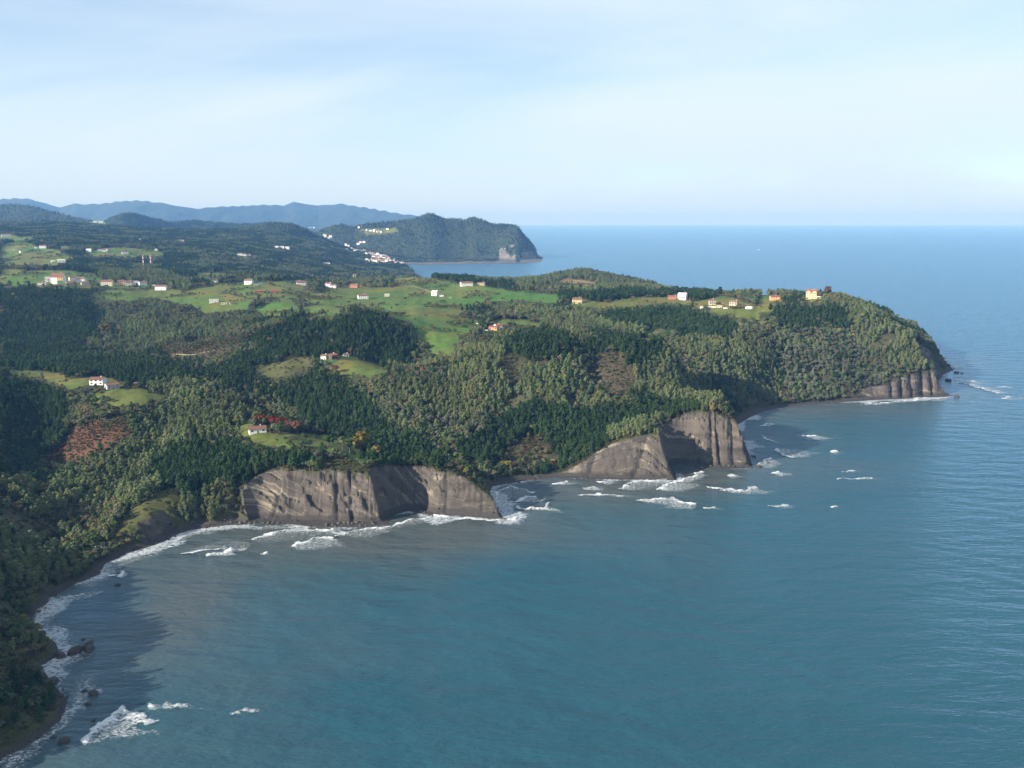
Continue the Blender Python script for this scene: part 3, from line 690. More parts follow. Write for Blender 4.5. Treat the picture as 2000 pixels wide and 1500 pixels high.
# ------------------------------------------------------------------ ground material
k = NT('ground')
col = k.attr('col').outputs['Color']; rock = k.attr('rock').outputs['Fac']; beach = k.attr('beach').outputs['Fac']
p = k.pos()
fine = k.noise(p, 0.9, 5, 0.65)
c1 = k.mix(k.rng(fine, 0.3, 0.7), k.n('ShaderNodeMix', {0: 1.0, 6: col, 7: (.62, .62, .6, 1)}, data_type='RGBA', blend_type='MULTIPLY').outputs[2], k.n('ShaderNodeMix', {0: 1.0, 6: col, 7: (1.35, 1.32, 1.25, 1)}, data_type='RGBA', blend_type='MULTIPLY').outputs[2])
# rock: layered, bands tilted, lighter beds and pale scars
bedv = k.attr('bed').outputs['Fac']; arcv = k.attr('arc').outputs['Fac']
wbed = k.math('ADD', bedv, k.math('MULTIPLY', k.noise(p, 0.045, 3), 7.0))
tv1 = k.n('ShaderNodeCombineXYZ', {0: k.math('MULTIPLY', arcv, 0.012), 2: k.math('MULTIPLY', wbed, 0.16)}).outputs[0]
tv2 = k.n('ShaderNodeCombineXYZ', {0: k.math('MULTIPLY', arcv, 0.05), 2: k.math('MULTIPLY', wbed, 0.9)}).outputs[0]
blot = k.noise(p, 0.09, 4, 0.65)
bed1 = k.math('ADD', k.math('MULTIPLY', k.noise(tv1, 1.0, 4, 0.6), 0.6), k.math('MULTIPLY', blot, 0.4))
bed2 = k.noise(tv2, 1.0, 4, 0.7)
rbase = k.n('ShaderNodeValToRGB'); k.set(rbase.inputs[0], bed1)
cr = rbase.color_ramp; cr.elements[0].position = 0.34; cr.elements[0].color = (.044, .038, .034, 1); cr.elements[1].position = 0.72; cr.elements[1].color = (.130, .110, .093, 1)
e = cr.elements.new(0.5); e.color = (.082, .070, .060, 1)
rk = k.mix(k.math('MULTIPLY', k.rng(bed2, 0.54, 0.66), 0.6), rbase.outputs[0], (.21, .182, .148, 1))
scar = k.noise(k.n('ShaderNodeCombineXYZ', {0: k.math('MULTIPLY', arcv, 0.045), 2: k.math('MULTIPLY', wbed, 0.14)}).outputs[0], 1.0, 4, 0.6)
rk = k.mix(k.math('MULTIPLY', k.rng(scar, 0.58, 0.68), 0.8), rk, (.28, .24, .17, 1))
moss = k.noise(k.pos((0.07, 0.07, 0.035)), 1.0, 5, 0.65)
rk = k.mix(k.math('MULTIPLY', k.rng(moss, 0.60, 0.72), 0.6), rk, (.075, .075, .03, 1))
spx = k.n('ShaderNodeSeparateXYZ', {0: p})
wet = k.rng(spx.outputs[2], 1.2, 5.0, 0.45, 1.0)
rk = k.n('ShaderNodeMix', {0: 1.0, 6: rk}, data_type='RGBA', blend_type='MULTIPLY'); 
wetc = k.n('ShaderNodeCombineColor'); [k.set(wetc.inputs[i], wet) for i in range(3)]
k.set(rk.inputs[7], wetc.outputs[0]); rk = rk.outputs[2]
farl = k.rng(spx.outputs[1], 3500.0, 4300.0)
rk = k.mix(farl, rk, k.mix(k.rng(k.noise(k.pos((.02, .02, .03)), 1.0, 5, .7), .35, .65), (.04, .045, .036, 1), (.17, .15, .12, 1)))
redge = k.rng(k.math('ADD', rock, k.math('MULTIPLY', k.math('SUBTRACT', k.noise(p, 0.16, 4, 0.7), 0.5), 1.3)), 0.42, 0.58)
c2 = k.mix(redge, c1, rk)
shing = k.noise(p, 0.5, 4, 0.7)
c3 = k.mix(k.rng(beach, 0.3, 0.7), c2, k.mix(shing, (.030, .027, .026, 1), (.072, .064, .057, 1)))
hgt = k.math('ADD', k.math('MULTIPLY', fine, 0.5), k.math('MULTIPLY', bed2, redge))
b1 = k.bump(hgt, 0.6, 1.6)
k.bsdf(Base_Color=c3, Roughness=0.9, Specular_IOR_Level=0.12, Normal=b1)
MAT_GROUND = k.m
terrain_me.materials.append(MAT_GROUND)
for o in STRIPS: o.data.materials.append(MAT_GROUND)
# ------------------------------------------------------------------ sea
def outward(a0, step, n, g): 
    r = [a0]
    for i in range(n):
        step *= g; r.append(r[-1] + step)
    return r
R_SEA = 60000.0
sx = np.arange(-470, 1001, 5.0); sy = np.arange(230, 1501, 5.0)
right = [x for x in outward(1000, 5, 60, 1.28) if x < R_SEA][1:] + [R_SEA]; left = [-470 - (x - 1000) for x in right]
frnt = [1500 + (x - 1000) for x in right]; back = [230 - (x - 1000) for x in right]
sx = np.array(left[::-1] + list(sx) + right); sy = np.array(back[::-1] + list(sy) + frnt)
SX, SY = np.meshgrid(sx, sy)
SXf, SYf = SX.ravel(), SY.ravel()
nearm = (SXf > -480) & (SXf < 1010) & (SYf > 220) & (SYf < 1510)
sd = np.full(len(SXf), -400.0)
sd[nearm] = coast_dist(SXf[nearm], SYf[nearm])[0]
off = -sd                                          # metres off the shore
# cloudy, sandy water near the shore and in a plume off the cliffs
murk = np.exp(-np.clip(off, 0, None) / 55.0) * 0.9
def blob(u, v, ru, rv, a):
    x, y = sea_at(u, v); x1, _ = sea_at(u + ru, v); _, y1 = sea_at(u, v - rv)
    return a * np.exp(-(((SXf - x) / (x1 - x)) ** 2 + ((SYf - y) / (y1 - y)) ** 2))
murk = murk + blob(360, 1190, 110, 80, .75) + blob(860, 1050, 170, 32, .9) + blob(620, 1060, 200, 35, .6) + blob(1120, 960, 200, 28, .55) + blob(1350, 935, 90, 18, .7) + blob(1640, 800, 150, 18, .5) + blob(420, 1120, 150, 40, .35)
murk = np.clip(murk + fbm(SXf / 60, SYf / 60, 4, 91) * 0.35 * (murk > 0.04), 0, 1)
teal = blob(560, 1090, 260, 45, .8) + blob(1120, 990, 260, 35, .9) + blob(1580, 830, 120, 30, .6) + blob(1380, 960, 150, 30, .5)
teal = np.clip(teal, 0, 1)
surf = 0.8 * sstep(13, 0, off + fbm(SXf / 30, SYf / 30, 3, 95) * 26) * (off > -8)
idx = np.arange(SX.size).reshape(SX.shape)
sq = np.stack([idx[:-1, :-1], idx[:-1, 1:], idx[1:, 1:], idx[1:, :-1]], -1).reshape(-1, 4)
sq = sq[sd[sq].max(1) < 30]
SZ = np.where(nearm, fbm(SXf / 38, SYf / 16, 2, 97) * 0.35 * sstep(0, 60, off), 0.0)
sea_me = make_mesh('sea', np.stack([SXf, SYf, SZ], 1), sq, {'murk': murk, 'surf': surf, 'teal': teal})
sea = tag(link('sea', sea_me), 'blue green sea filling the bay out to the horizon', kind='structure')
k = NT('sea_water')
murk_a = k.attr('murk').outputs['Fac']; surf_a = k.attr('surf').outputs['Fac']; teal_a = k.attr('teal').outputs['Fac']
pS = k.pos((0.030, 0.085, 0.05), (0, 0, 0.10))
pM = k.pos((0.10, 0.26, 0.1), (0, 0, -0.08))
pF = k.pos((0.32, 0.75, 0.3), (0, 0, 0.05))
sw = k.noise(pS, 1.0, 3, 0.5); md_ = k.noise(pM, 1.0, 3, 0.55); fn = k.noise(pF, 1.0, 3, 0.6)
swl = k.n('ShaderNodeTexWave', {'Scale': 0.011, 'Distortion': 11.0, 'Detail': 3.0, 'Detail Scale': 1.2}, wave_type='BANDS', bands_direction='Y'); k.set(swl.inputs['Vector'], k.pos((1, 1, 1), (0, 0, 0.28)))
h = k.math('ADD', k.math('ADD', k.math('MULTIPLY', sw, 2.2), k.math('MULTIPLY', swl.outputs[1] if False else swl.outputs['Fac'], 0.45)), k.math('ADD', k.math('MULTIPLY', md_, 1.0), k.math('MULTIPLY', fn, 0.42)))
nb = k.bump(h, 1.0, 1.15)
patch = k.noise(k.pos((0.0022, 0.006, 0.01), (0, 0, 0.12)), 1.0, 5, 0.55)
patchf = k.rng(patch, 0.35, 0.65)
deep = k.mix(patchf, (.013, .058, .078, 1), (.018, .068, .090, 1))
c = k.mix(teal_a, deep, (.015, .060, .068, 1))
c = k.mix(k.math('MULTIPLY', murk_a, 0.85), c, (.066, .070, .060, 1))
lace = k.n('ShaderNodeTexVoronoi', {'Scale': 0.28, 'Randomness': 1.0}, feature='DISTANCE_TO_EDGE')
wv = k.n('ShaderNodeVectorMath', operation='ADD'); k.set(wv.inputs[0], k.pos((1, 1.6, 1)))
nv = k.n('ShaderNodeTexNoise', {'Scale': 0.12, 'Detail': 3}); k.set(nv.inputs['Vector'], k.pos())
sc_ = k.n('ShaderNodeVectorMath', operation='SCALE'); k.set(sc_.inputs[0], nv.outputs['Color']); sc_.inputs['Scale'].default_value = 9.0
k.set(wv.inputs[1], sc_.outputs[0]); k.set(lace.inputs['Vector'], wv.outputs[0])
fo = k.math('ADD', k.math('SUBTRACT', k.math('MULTIPLY', surf_a, 0.8), 0.5), k.math('SUBTRACT', k.noise(k.pos((0.25, 0.4, 0.3)), 1.0, 5, 0.7), k.math('MULTIPLY', lace.outputs['Distance'], 0.9)))
foam = k.rng(fo, 0.30, 0.62)
c = k.mix(foam, c, (.40, .43, .45, 1))
rough = k.mix(foam, (.24, .24, .24, 1), (.8, .8, .8, 1))
rgh = k.n('ShaderNodeSeparateColor'); k.set(rgh.inputs[0], rough)
dif = k.n('ShaderNodeBsdfDiffuse', {'Roughness': 0.0}); k.set(dif.inputs[0], c); k.set(dif.inputs['Normal'], nb)
gl = k.n('ShaderNodeBsdfGlossy'); k.set(gl.inputs['Roughness'], rgh.outputs[0]); gl.inputs['Color'].default_value = (.56, .79, 1.0, 1); k.set(gl.inputs['Normal'], nb)
fr_ = k.n('ShaderNodeFresnel', {'IOR': 1.333}); k.set(fr_.inputs['Normal'], nb)
ff = k.math('MULTIPLY', fr_.outputs[0], k.math('SUBTRACT', 1.0, foam))
mxs = k.n('ShaderNodeMixShader'); k.set(mxs.inputs[0], ff); k.set(mxs.inputs[1], dif.outputs[0]); k.set(mxs.inputs[2], gl.outputs[0])
k.t.links.new(mxs.outputs[0], k.out.inputs[0])
MAT_SEA = k.m
sea_me.materials.append(MAT_SEA)
# ------------------------------------------------------------------ where things stand
def ground_at(u, v, y0=300.0, y1=7000.0):
    """the first ground point seen at a photograph pixel"""
    ys = np.exp(np.linspace(math.log(y0), math.log(y1), 900))
    rx, ry, rz = ray(u, v)
    xs = rx / ry * ys; zs = CAM_H + rz / ry * ys
    hz_ = height(xs, ys)
    below = np.nonzero((zs - hz_) < 0)[0]
    i = below[0] if len(below) else int(np.argmin(zs - hz_))
    if i == 0: return xs[0], ys[0], hz_[0]
    a0 = (zs - hz_)[i - 1]; a1 = (zs - hz_)[i]
    t = a0 / (a0 - a1) if a0 > a1 else 0.5
    x = xs[i - 1] + t * (xs[i] - xs[i - 1]); y = ys[i - 1] + t * (ys[i] - ys[i - 1])
    return float(x), float(y), float(height(np.array([x]), np.array([y]))[0])
CLEARINGS = []          # (x, y, radius): no trees here (houses and yards)

# ------------------------------------------------------------------ tree prototypes
RNG = np.random.default_rng(11)
PHI = (1 + 5 ** .5) / 2
ICO_V = np.array([(-1, PHI, 0), (1, PHI, 0), (-1, -PHI, 0), (1, -PHI, 0), (0, -1, PHI), (0, 1, PHI), (0, -1, -PHI), (0, 1, -PHI), (PHI, 0, -1), (PHI, 0, 1), (-PHI, 0, -1), (-PHI, 0, 1)], float)
ICO_V /= np.linalg.norm(ICO_V[0])
ICO_F = [(0,11,5),(0,5,1),(0,1,7),(0,7,10),(0,10,11),(1,5,9),(5,11,4),(11,10,2),(10,7,6),(7,1,8),(3,9,4),(3,4,2),(3,2,6),(3,6,8),(3,8,9),(4,9,5),(2,4,11),(6,2,10),(8,6,7),(9,8,1)]
class Geo:
    def __init__(s): s.v = []; s.f = []; s.n = 0
    def add(s, v, f):
        s.v.append(np.asarray(v, float)); s.f += [tuple(i + s.n for i in t) for t in f]; s.n += len(v)
    def blob(s, c, r, jit=0.25, sq=1.0):
        v = ICO_V * (1 + RNG.uniform(-jit, jit, (12, 1))) * r; v[:, 2] *= sq
        s.add(v + c, ICO_F)
    def leaf(s, c, nrm, size, asp=1.5):
        n = nrm / (np.linalg.norm(nrm) + 1e-9)
        a = np.cross(n, RNG.normal(size=3)); a /= np.linalg.norm(a) + 1e-9; b = np.cross(n, a)
        a = a * size * .5 * asp; b = b * size * .5
        tip = c + a + n * size * RNG.uniform(-.25, .25)
        s.add([c - a * .9, c - b, tip, c + b], [(0, 1, 2), (0, 2, 3)])
    def puff(s, c, r, nl, leaf, sq=1.0, core=0.74):
        c = np.array(c, float)
        s.blob(c, r * core, 0.3, sq)
        for _ in range(nl):
            d = RNG.normal(size=3); d /= np.linalg.norm(d); d[2] = d[2] * .8 + .15
            pnt = c + d * np.array([1, 1, sq]) * r * RNG.uniform(.72, 1.08)
            s.leaf(pnt, d + RNG.normal(size=3) * .6, leaf * RNG.uniform(.7, 1.3))
    def tube(s, pts, rad, n=6):
        pts = [np.array(p, float) for p in pts]; m = len(pts); vs = []
        for i, p in enumerate(pts):
            for k_ in range(n):
                a = 2 * math.pi * k_ / n
                vs.append(p + np.array([math.cos(a), math.sin(a), 0]) * rad[i])
        fs = []
        for i in range(m - 1):
            for k_ in range(n):
                a = i * n + k_; b = i * n + (k_ + 1) % n
                fs += [(a, b, b + n), (a, b + n, a + n)]
        s.add(vs, fs)
    def mesh(s, name, mat):
        me = bpy.data.meshes.new(name); me.from_pydata(np.concatenate(s.v).tolist(), [], s.f); me.materials.append(mat); me.update(); return me

def foliage_mat(name, stops, trans=0.18, fine=1.6):
    k = NT(name)
    oi = k.n('ShaderNodeObjectInfo')
    rp = k.n('ShaderNodeValToRGB'); k.set(rp.inputs[0], oi.outputs['Random'])
    cr = rp.color_ramp
    while len(cr.elements) > 1: cr.elements.remove(cr.elements[0])
    cr.elements[0].position = stops[0][0]; cr.elements[0].color = stops[0][1] + (1,)
    for p_, c_ in stops[1:]:
        e = cr.elements.new(p_); e.color = c_ + (1,)
    tcx = k.n('ShaderNodeTexCoord')
    nz = k.noise(tcx.outputs['Object'], fine, 2, 0.6)
    loc = k.noise(oi.outputs['Location'], 0.022, 3, 0.6); loc2 = k.noise(oi.outputs['Location'], 0.009, 2, 0.5)
    hv = k.n('ShaderNodeHueSaturation', {'Hue': k.rng(loc2, 0.3, 0.7, 0.485, 0.512), 'Value': k.math('MULTIPLY', k.rng(nz, 0.3, 0.7, 0.70, 1.30), k.rng(loc, 0.3, 0.7, 0.68, 1.30))}); k.set(hv.inputs['Color'], rp.outputs[0])
    df = k.n('ShaderNodeBsdfDiffuse'); k.set(df.inputs[0], hv.outputs[0])
    tr = k.n('ShaderNodeBsdfTranslucent'); k.set(tr.inputs[0], hv.outputs[0])
    mx = k.n('ShaderNodeMixShader', {0: trans}); k.set(mx.inputs[1], df.outputs[0]); k.set(mx.inputs[2], tr.outputs[0])
    k.t.links.new(mx.outputs[0], k.out.inputs[0])
    return k.m
M_PINE = foliage_mat('pine_needles', [(0.0, (0.026, 0.052, 0.020)), (.45, (0.036, 0.068, 0.023)), (.8, (0.047, 0.077, 0.028)), (1.0, (0.061, 0.085, 0.030))])
M_EUC = foliage_mat('eucalyptus_leaves', [(0.0, (0.103, 0.139, 0.062)), (.5, (0.134, 0.169, 0.071)), (.85, (0.162, 0.185, 0.075)), (1.0, (0.186, 0.176, 0.084))])
M_BROAD = foliage_mat('broadleaf_leaves', [(0.0, (0.062, 0.091, 0.032)), (.30, (0.086, 0.113, 0.042)), (.55, (0.112, 0.120, 0.052)), (.74, (0.128, 0.113, 0.066)), (.9, (0.142, 0.120, 0.069)), (.97, (0.187, 0.159, 0.047)), (1.0, (0.187, 0.181, 0.042))])
M_GREY = foliage_mat('grey_oak_leaves', [(0.0, (0.066, 0.096, 0.050)), (.4, (0.092, 0.111, 0.064)), (.75, (0.116, 0.112, 0.078)), (1.0, (0.123, 0.125, 0.074))])
M_RED = foliage_mat('red_autumn_leaves', [(0.0, (0.110, 0.021, 0.015)), (.5, (0.143, 0.037, 0.016)), (1.0, (0.165, 0.073, 0.019))])
M_YEL = foliage_mat('yellow_autumn_leaves', [(0.0, (0.135, 0.094, 0.021)), (1.0, (0.158, 0.118, 0.035))])
M_LIGHT = foliage_mat('bright_green_leaves', [(0.0, (0.054, 0.101, 0.025)), (1.0, (0.076, 0.120, 0.032))])
M_BARE = foliage_mat('rust_twigs', [(0.0, (0.114, 0.064, 0.040)), (1.0, (0.134, 0.074, 0.044))])
M_SHRUB = foliage_mat('shrub_leaves', [(0.0, (0.033, 0.046, 0.017)), (.5, (0.062, 0.062, 0.026)), (.8, (0.080, 0.062, 0.033)), (1.0, (0.102, 0.070, 0.033))])
M_FERN = foliage_mat('bracken', [(0.0, (0.059, 0.027, 0.015)), (.6, (0.084, 0.039, 0.020)), (.8, (0.049, 0.047, 0.023)), (1.0, (0.094, 0.055, 0.026))])
M_TRUNK = plain('bark', (.12, .095, .075), 0.9)
M_TRUNKG = plain('grey_bark', (.21, .185, .155), 0.9)

def pine_proto(H=15.5, R=3.0, low=.22, flat=False):
    g = Geo(); t = Geo()
    bend = RNG.normal(size=2) * .25
    t.tube([(0, 0, -1.5), (bend[0] * .3, bend[1] * .3, H * .4), (bend[0], bend[1], H * .93)], [.30, .20, .05])
    nz_ = 10
    for i in range(nz_):
        f = i / (nz_ - 1); z = H * (low + (0.965 - low) * f)
        rr = R * ((1 - f) ** .75 * .92 + .10) * (1 if f > .12 else .72) * RNG.uniform(.82, 1.12)
        if flat: rr = R * (1 - abs(f - .45) ** 1.6 * 1.5) * RNG.uniform(.7, 1.1)
        nb = max(3, int(3.2 + rr * 1.5)); a0 = RNG.uniform(0, 6.3)
        cx_ = bend[0] * f; cy_ = bend[1] * f
        g.blob((cx_, cy_, z), rr * .50, .25, .9)
        for b in range(nb):
            a = a0 + b * 6.283 / nb + RNG.uniform(-.3, .3); r_ = rr * RNG.uniform(.7, 1.15)
            tip = np.array([cx_ + math.cos(a) * r_, cy_ + math.sin(a) * r_, z + r_ * RNG.uniform(-.12, .22)])
            if b % 2 == 0: t.tube([(cx_, cy_, z - .3), tip], [.07, .02], 3)
            for q in range(5):
                pnt = tip * (1 - q * .11) + np.array([cx_, cy_, z]) * (q * .11) + RNG.normal(size=3) * .32
                g.leaf(pnt, np.array([math.cos(a) * .5, math.sin(a) * .5, .9]) + RNG.normal(size=3) * .55, RNG.uniform(.75, 1.35), 1.7)
    g.puff((bend[0], bend[1], H * .95), .55, 7, .7, 1.5)
    return g.mesh('pine_crown', M_PINE), t.mesh('pine_trunk', M_TRUNK)
def euc_proto(H=15.0, R=2.6):
    g = Geo(); t = Geo()
    b = RNG.normal(size=2) * .5
    t.tube([(0, 0, -1.5), (b[0] * .4, b[1] * .4, H * .45), (b[0], b[1], H * .92)], [.26, .18, .05])
    n = 17
    for i in range(n):
        f = (i + RNG.uniform(0, .8)) / n; z = H * (.22 + .76 * f)
        prof = R * (math.sin(math.pi * (f * .80 + .18)) ** .7) * RNG.uniform(.6, 1.05)
        a = RNG.uniform(0, 6.283); rr = prof * RNG.uniform(.25, .95)
        c = (b[0] * f + math.cos(a) * rr, b[1] * f + math.sin(a) * rr, z)
        t.tube([(b[0] * f, b[1] * f, z - 1.4), c], [.09, .03], 3)
        g.puff(c, RNG.uniform(.9, 1.5) * (1.15 - .40 * f), 15, .9, RNG.uniform(.85, 1.2), .66)
    return g.mesh('eucalyptus_crown', M_EUC), t.mesh('eucalyptus_trunk', M_TRUNKG)
def broad_proto(mat, H=9.5, R=4.0, np_=19, leaf=.85, base=.28):
    g = Geo(); t = Geo()
    t.tube([(0, 0, -1.5), (0.1, 0, H * .3), (.1, .1, H * .55)], [.34, .26, .12])
    cz = H * (base + (1 - base) * .45); hz_ = H * (1 - base) * .55
    sk = RNG.normal(size=2) * .18
    for i in range(np_):
        d = RNG.normal(size=3); d /= np.linalg.norm(d); d[2] = abs(d[2]) * 1.1 - .28
        rr = RNG.uniform(.55, .92)
        c = np.array([d[0] * R * rr * (1 + sk[0]), d[1] * R * rr * (1 + sk[1]), cz + d[2] * hz_ * rr])
        t.tube([(0, 0, H * .32), c], [.13, .03], 3)
        g.puff(c, RNG.uniform(.24, .40) * R, 12, leaf, .85, .72)
    g.blob((0, 0, cz), R * .55, .2, .8)
    return g.mesh('leafy_crown', mat), t.mesh('tree_trunk', M_TRUNK)
def shrub_proto(mat, R=1.5, np_=6, leaf=.5):
    g = Geo()
    for i in range(np_):
        a = RNG.uniform(0, 6.283); rr = RNG.uniform(.1, .8) * R
        g.puff((math.cos(a) * rr, math.sin(a) * rr, RNG.uniform(.1, .55) * R), RNG.uniform(.35, .6) * R, 8, leaf, .75, .75)
    return g.mesh('shrub', mat)

PROTOS = {'pine': [pine_proto(RNG.uniform(12, 15.5), RNG.uniform(2.7, 3.6), RNG.uniform(.2, .36)) for _ in range(6)],
          'euc': [euc_proto(RNG.uniform(13, 17), RNG.uniform(2.2, 3.1)) for _ in range(6)],
          'broad': [broad_proto(M_BROAD, RNG.uniform(8.5, 11), RNG.uniform(3.6, 4.6)) for _ in range(6)],
          'grey': [broad_proto(M_GREY, RNG.uniform(8.5, 10.5), RNG.uniform(3.4, 4.4)) for _ in range(5)]}
SHRUBS = [shrub_proto(M_SHRUB, RNG.uniform(1.2, 1.9)) for _ in range(4)]
FERNS = [shrub_proto(M_FERN, RNG.uniform(.9, 1.4), 5, .55) for _ in range(3)]
def proto_collection(name, meshpairs):
    c = bpy.data.collections.new(name)
    for i, mp_ in enumerate(meshpairs):
        if isinstance(mp_, tuple):
            bm = bmesh.new(); bm.from_mesh(mp_[0]); n0 = len(bm.faces); bm.from_mesh(mp_[1])
            bm.faces.ensure_lookup_table()
            for f in bm.faces[n0:]: f.material_index = 1
            me = bpy.data.meshes.new(name); bm.to_mesh(me); bm.free()
            me.materials.append(mp_[0].materials[0]); me.materials.append(mp_[1].materials[0])
        else: me = mp_
        c.objects.link(bpy.data.objects.new('%s_%02d' % (name, i), me))
    return c
def scatter_object(name, label, pts, rot, scl, idx, coll):
    me = bpy.data.meshes.new(name)
    me.vertices.add(len(pts)); me.vertices.foreach_set('co', np.asarray(pts, np.float32).ravel())
    a = me.attributes.new('scl', 'FLOAT_VECTOR', 'POINT'); a.data.foreach_set('vector', np.asarray(scl, np.float32).ravel())
    a = me.attributes.new('rot', 'FLOAT_VECTOR', 'POINT'); a.data.foreach_set('vector', np.asarray(rot, np.float32).ravel())
    a = me.attributes.new('pick', 'INT', 'POINT'); a.data.foreach_set('value', np.asarray(idx, np.int32))
    o = link(name, me); tag(o, label, kind='stuff')
    ng = bpy.data.node_groups.new(name, 'GeometryNodeTree')
    ng.interface.new_socket('Geometry', in_out='INPUT', socket_type='NodeSocketGeometry'); ng.interface.new_socket('Geometry', in_out='OUTPUT', socket_type='NodeSocketGeometry')
    gi = ng.nodes.new('NodeGroupInput'); go = ng.nodes.new('NodeGroupOutput')
    ci = ng.nodes.new('GeometryNodeCollectionInfo'); ci.inputs['Collection'].default_value = coll; ci.inputs['Separate Children'].default_value = True; ci.inputs['Reset Children'].default_value = True
    iop = ng.nodes.new('GeometryNodeInstanceOnPoints'); iop.inputs['Pick Instance'].default_value = True
    def na(nm, dt):
        n = ng.nodes.new('GeometryNodeInputNamedAttribute'); n.data_type = dt; n.inputs['Name'].default_value = nm
        return [x for x in n.outputs if x.enabled and x.name == 'Attribute'][0]
    L = ng.links.new
    L(gi.outputs[0], iop.inputs['Points']); L(ci.outputs[0], iop.inputs['Instance']); L(na('pick', 'INT'), iop.inputs['Instance Index'])
    L(na('rot', 'FLOAT_VECTOR'), iop.inputs['Rotation']); L(na('scl', 'FLOAT_VECTOR'), iop.inputs['Scale'])
    L(iop.outputs[0], go.inputs[0])
    md = o.modifiers.new('scatter', 'NODES'); md.node_group = ng
    return o
# ------------------------------------------------------------------ houses
def stucco(name, col): return plain(name, col, 0.85, 0.06, 0.5)
WALL = {'white': stucco('white_render', (.72, .71, .68)), 'cream': stucco('cream_render', (.52, .47, .37)), 'yellow': stucco('yellow_render', (.54, .44, .25)), 'tan': stucco('tan_stone', (.42, .32, .22)),
        'redwall': stucco('red_brick', (.34, .15, .10)), 'orange': stucco('orange_render', (.60, .32, .16)), 'grey': stucco('grey_boards', (.36, .37, .38)), 'dark': stucco('dark_timber_and_shade', (.09, .065, .05)), 'green': stucco('green_cladding', (.05, .16, .09)), 'ochre': stucco('ochre_cladding', (.50, .34, .10))}  # 'dark': timber and black parts, also painted shade on the hollow meadow house
def roof_mat(name, col):
    k = NT(name)
    tcx = k.n('ShaderNodeTexCoord')
    wv_ = k.n('ShaderNodeTexWave', {'Scale': 1.6, 'Distortion': 0.6, 'Detail': 1}, wave_type='BANDS', bands_direction='X'); k.set(wv_.inputs[0], tcx.outputs['Object'])
    nz = k.noise(tcx.outputs['Object'], 0.9, 4, 0.65)
    f = k.math('ADD', k.math('MULTIPLY', k.rng(nz, .3, .7), .7), k.math('MULTIPLY', wv_.outputs[0], .3))
    k.bsdf(Base_Color=k.mix(f, tuple(c * .68 for c in col) + (1,), tuple(c * 1.25 for c in col) + (1,)), Roughness=.85, Specular_IOR_Level=.2, Normal=k.bump(wv_.outputs[0], .4, .15))
    return k.m
ROOF = {'red': roof_mat('red_tiles', (.19, .092, .066)), 'bright': roof_mat('bright_red_tiles', (.25, .095, .062)), 'brown': roof_mat('brown_tiles', (.19, .115, .08)), 'grey': roof_mat('grey_sheet', (.30, .30, .30)), 'pale': roof_mat('pale_roof', (.62, .58, .52))}
kk = NT('window_glass'); kk.bsdf(Base_Color=(.03, .035, .045, 1), Roughness=.12, Specular_IOR_Level=.5); M_GLASS = kk.m
M_DOOR = plain('door_wood', (.14, .07, .04), .6)
M_SHUT = plain('shutter_paint', (.10, .14, .10), .6)
M_CONC = plain('pale_concrete', (.62, .58, .50), .85)

def box_v(x0, x1, y0, y1, z0, z1): return [(x0, y0, z0), (x1, y0, z0), (x1, y1, z0), (x0, y1, z0), (x0, y0, z1), (x1, y0, z1), (x1, y1, z1), (x0, y1, z1)]
BOX_F = [(0, 3, 2, 1), (4, 5, 6, 7), (0, 1, 5, 4), (1, 2, 6, 5), (2, 3, 7, 6), (3, 0, 4, 7)]
class MB:
    def __init__(s): s.v = []; s.f = []
    def poly(s, v, f):
        n = len(s.v); s.v += [tuple(p) for p in v]; s.f += [tuple(i + n for i in t) for t in f]; return s
    def box(s, *a): return s.poly(box_v(*a), BOX_F)
    def build(s, name, mat, parent=None, smooth=False):
        me = bpy.data.meshes.new(name); me.from_pydata(s.v, [], s.f); me.materials.append(mat); me.update()
        if smooth: me.polygons.foreach_set('use_smooth', [True] * len(me.polygons))
        return link(name, me, parent)
def empty(name, loc, rz=0.0):
    e = bpy.data.objects.new(name, None); COL.objects.link(e); e.location = loc; e.rotation_euler = (0, 0, rz); e.empty_display_size = 1.0
    return e
def gable_roof(w, dp, h, rh, over=.5, th=.28):
    """ridge along x; two slabs meeting at the ridge"""
    m = MB(); W = w / 2 + over; D = dp / 2 + over; e = h - rh * over / (dp / 2)
    for s in (-1, 1):
        a = [(-W, s * D, e), (W, s * D, e), (W, 0, h + rh), (-W, 0, h + rh)]
        b = [(p[0], p[1], p[2] + th) for p in a]
        fs = [(0, 1, 2, 3), (7, 6, 5, 4), (0, 4, 5, 1), (1, 5, 6, 2), (3, 7, 4, 0)]
        m.poly(a + b, fs)
    return m
def gable_wall(w, dp, h, rh):
    x, y = w / 2, dp / 2
    v = [(-x, -y, -2.5), (x, -y, -2.5), (x, y, -2.5), (-x, y, -2.5), (-x, -y, h), (x, -y, h), (x, y, h), (-x, y, h), (-x, 0, h + rh - .02), (x, 0, h + rh - .02)]
    return MB().poly(v, [(0, 1, 5, 4), (2, 3, 7, 6), (1, 2, 6, 9, 5), (3, 0, 4, 8, 7), (0, 3, 2, 1), (4, 5, 9, 8), (6, 7, 8, 9)])
def window(parent, x, z, y, w=1.1, h=1.3, face='f', shutters=False):
    m = MB(); t = .06
    if face == 'f': m.box(x - w / 2, x + w / 2, y - t, y + .02, z, z + h)
    else: m.box(y - .02, y + t, x - w / 2, x + w / 2, z, z + h) if face == 'r' else m.box(y - t, y + .02, x - w / 2, x + w / 2, z, z + h)
    o = m.build('window', M_GLASS, parent)
    if shutters and face == 'f':
        MB().box(x - w / 2 - .45, x - w / 2, y - .09, y + .02, z, z + h).build('shutter', M_SHUT, o); MB().box(x + w / 2, x + w / 2 + .45, y - .09, y + .02, z, z + h).build('shutter', M_SHUT, o)
    return o
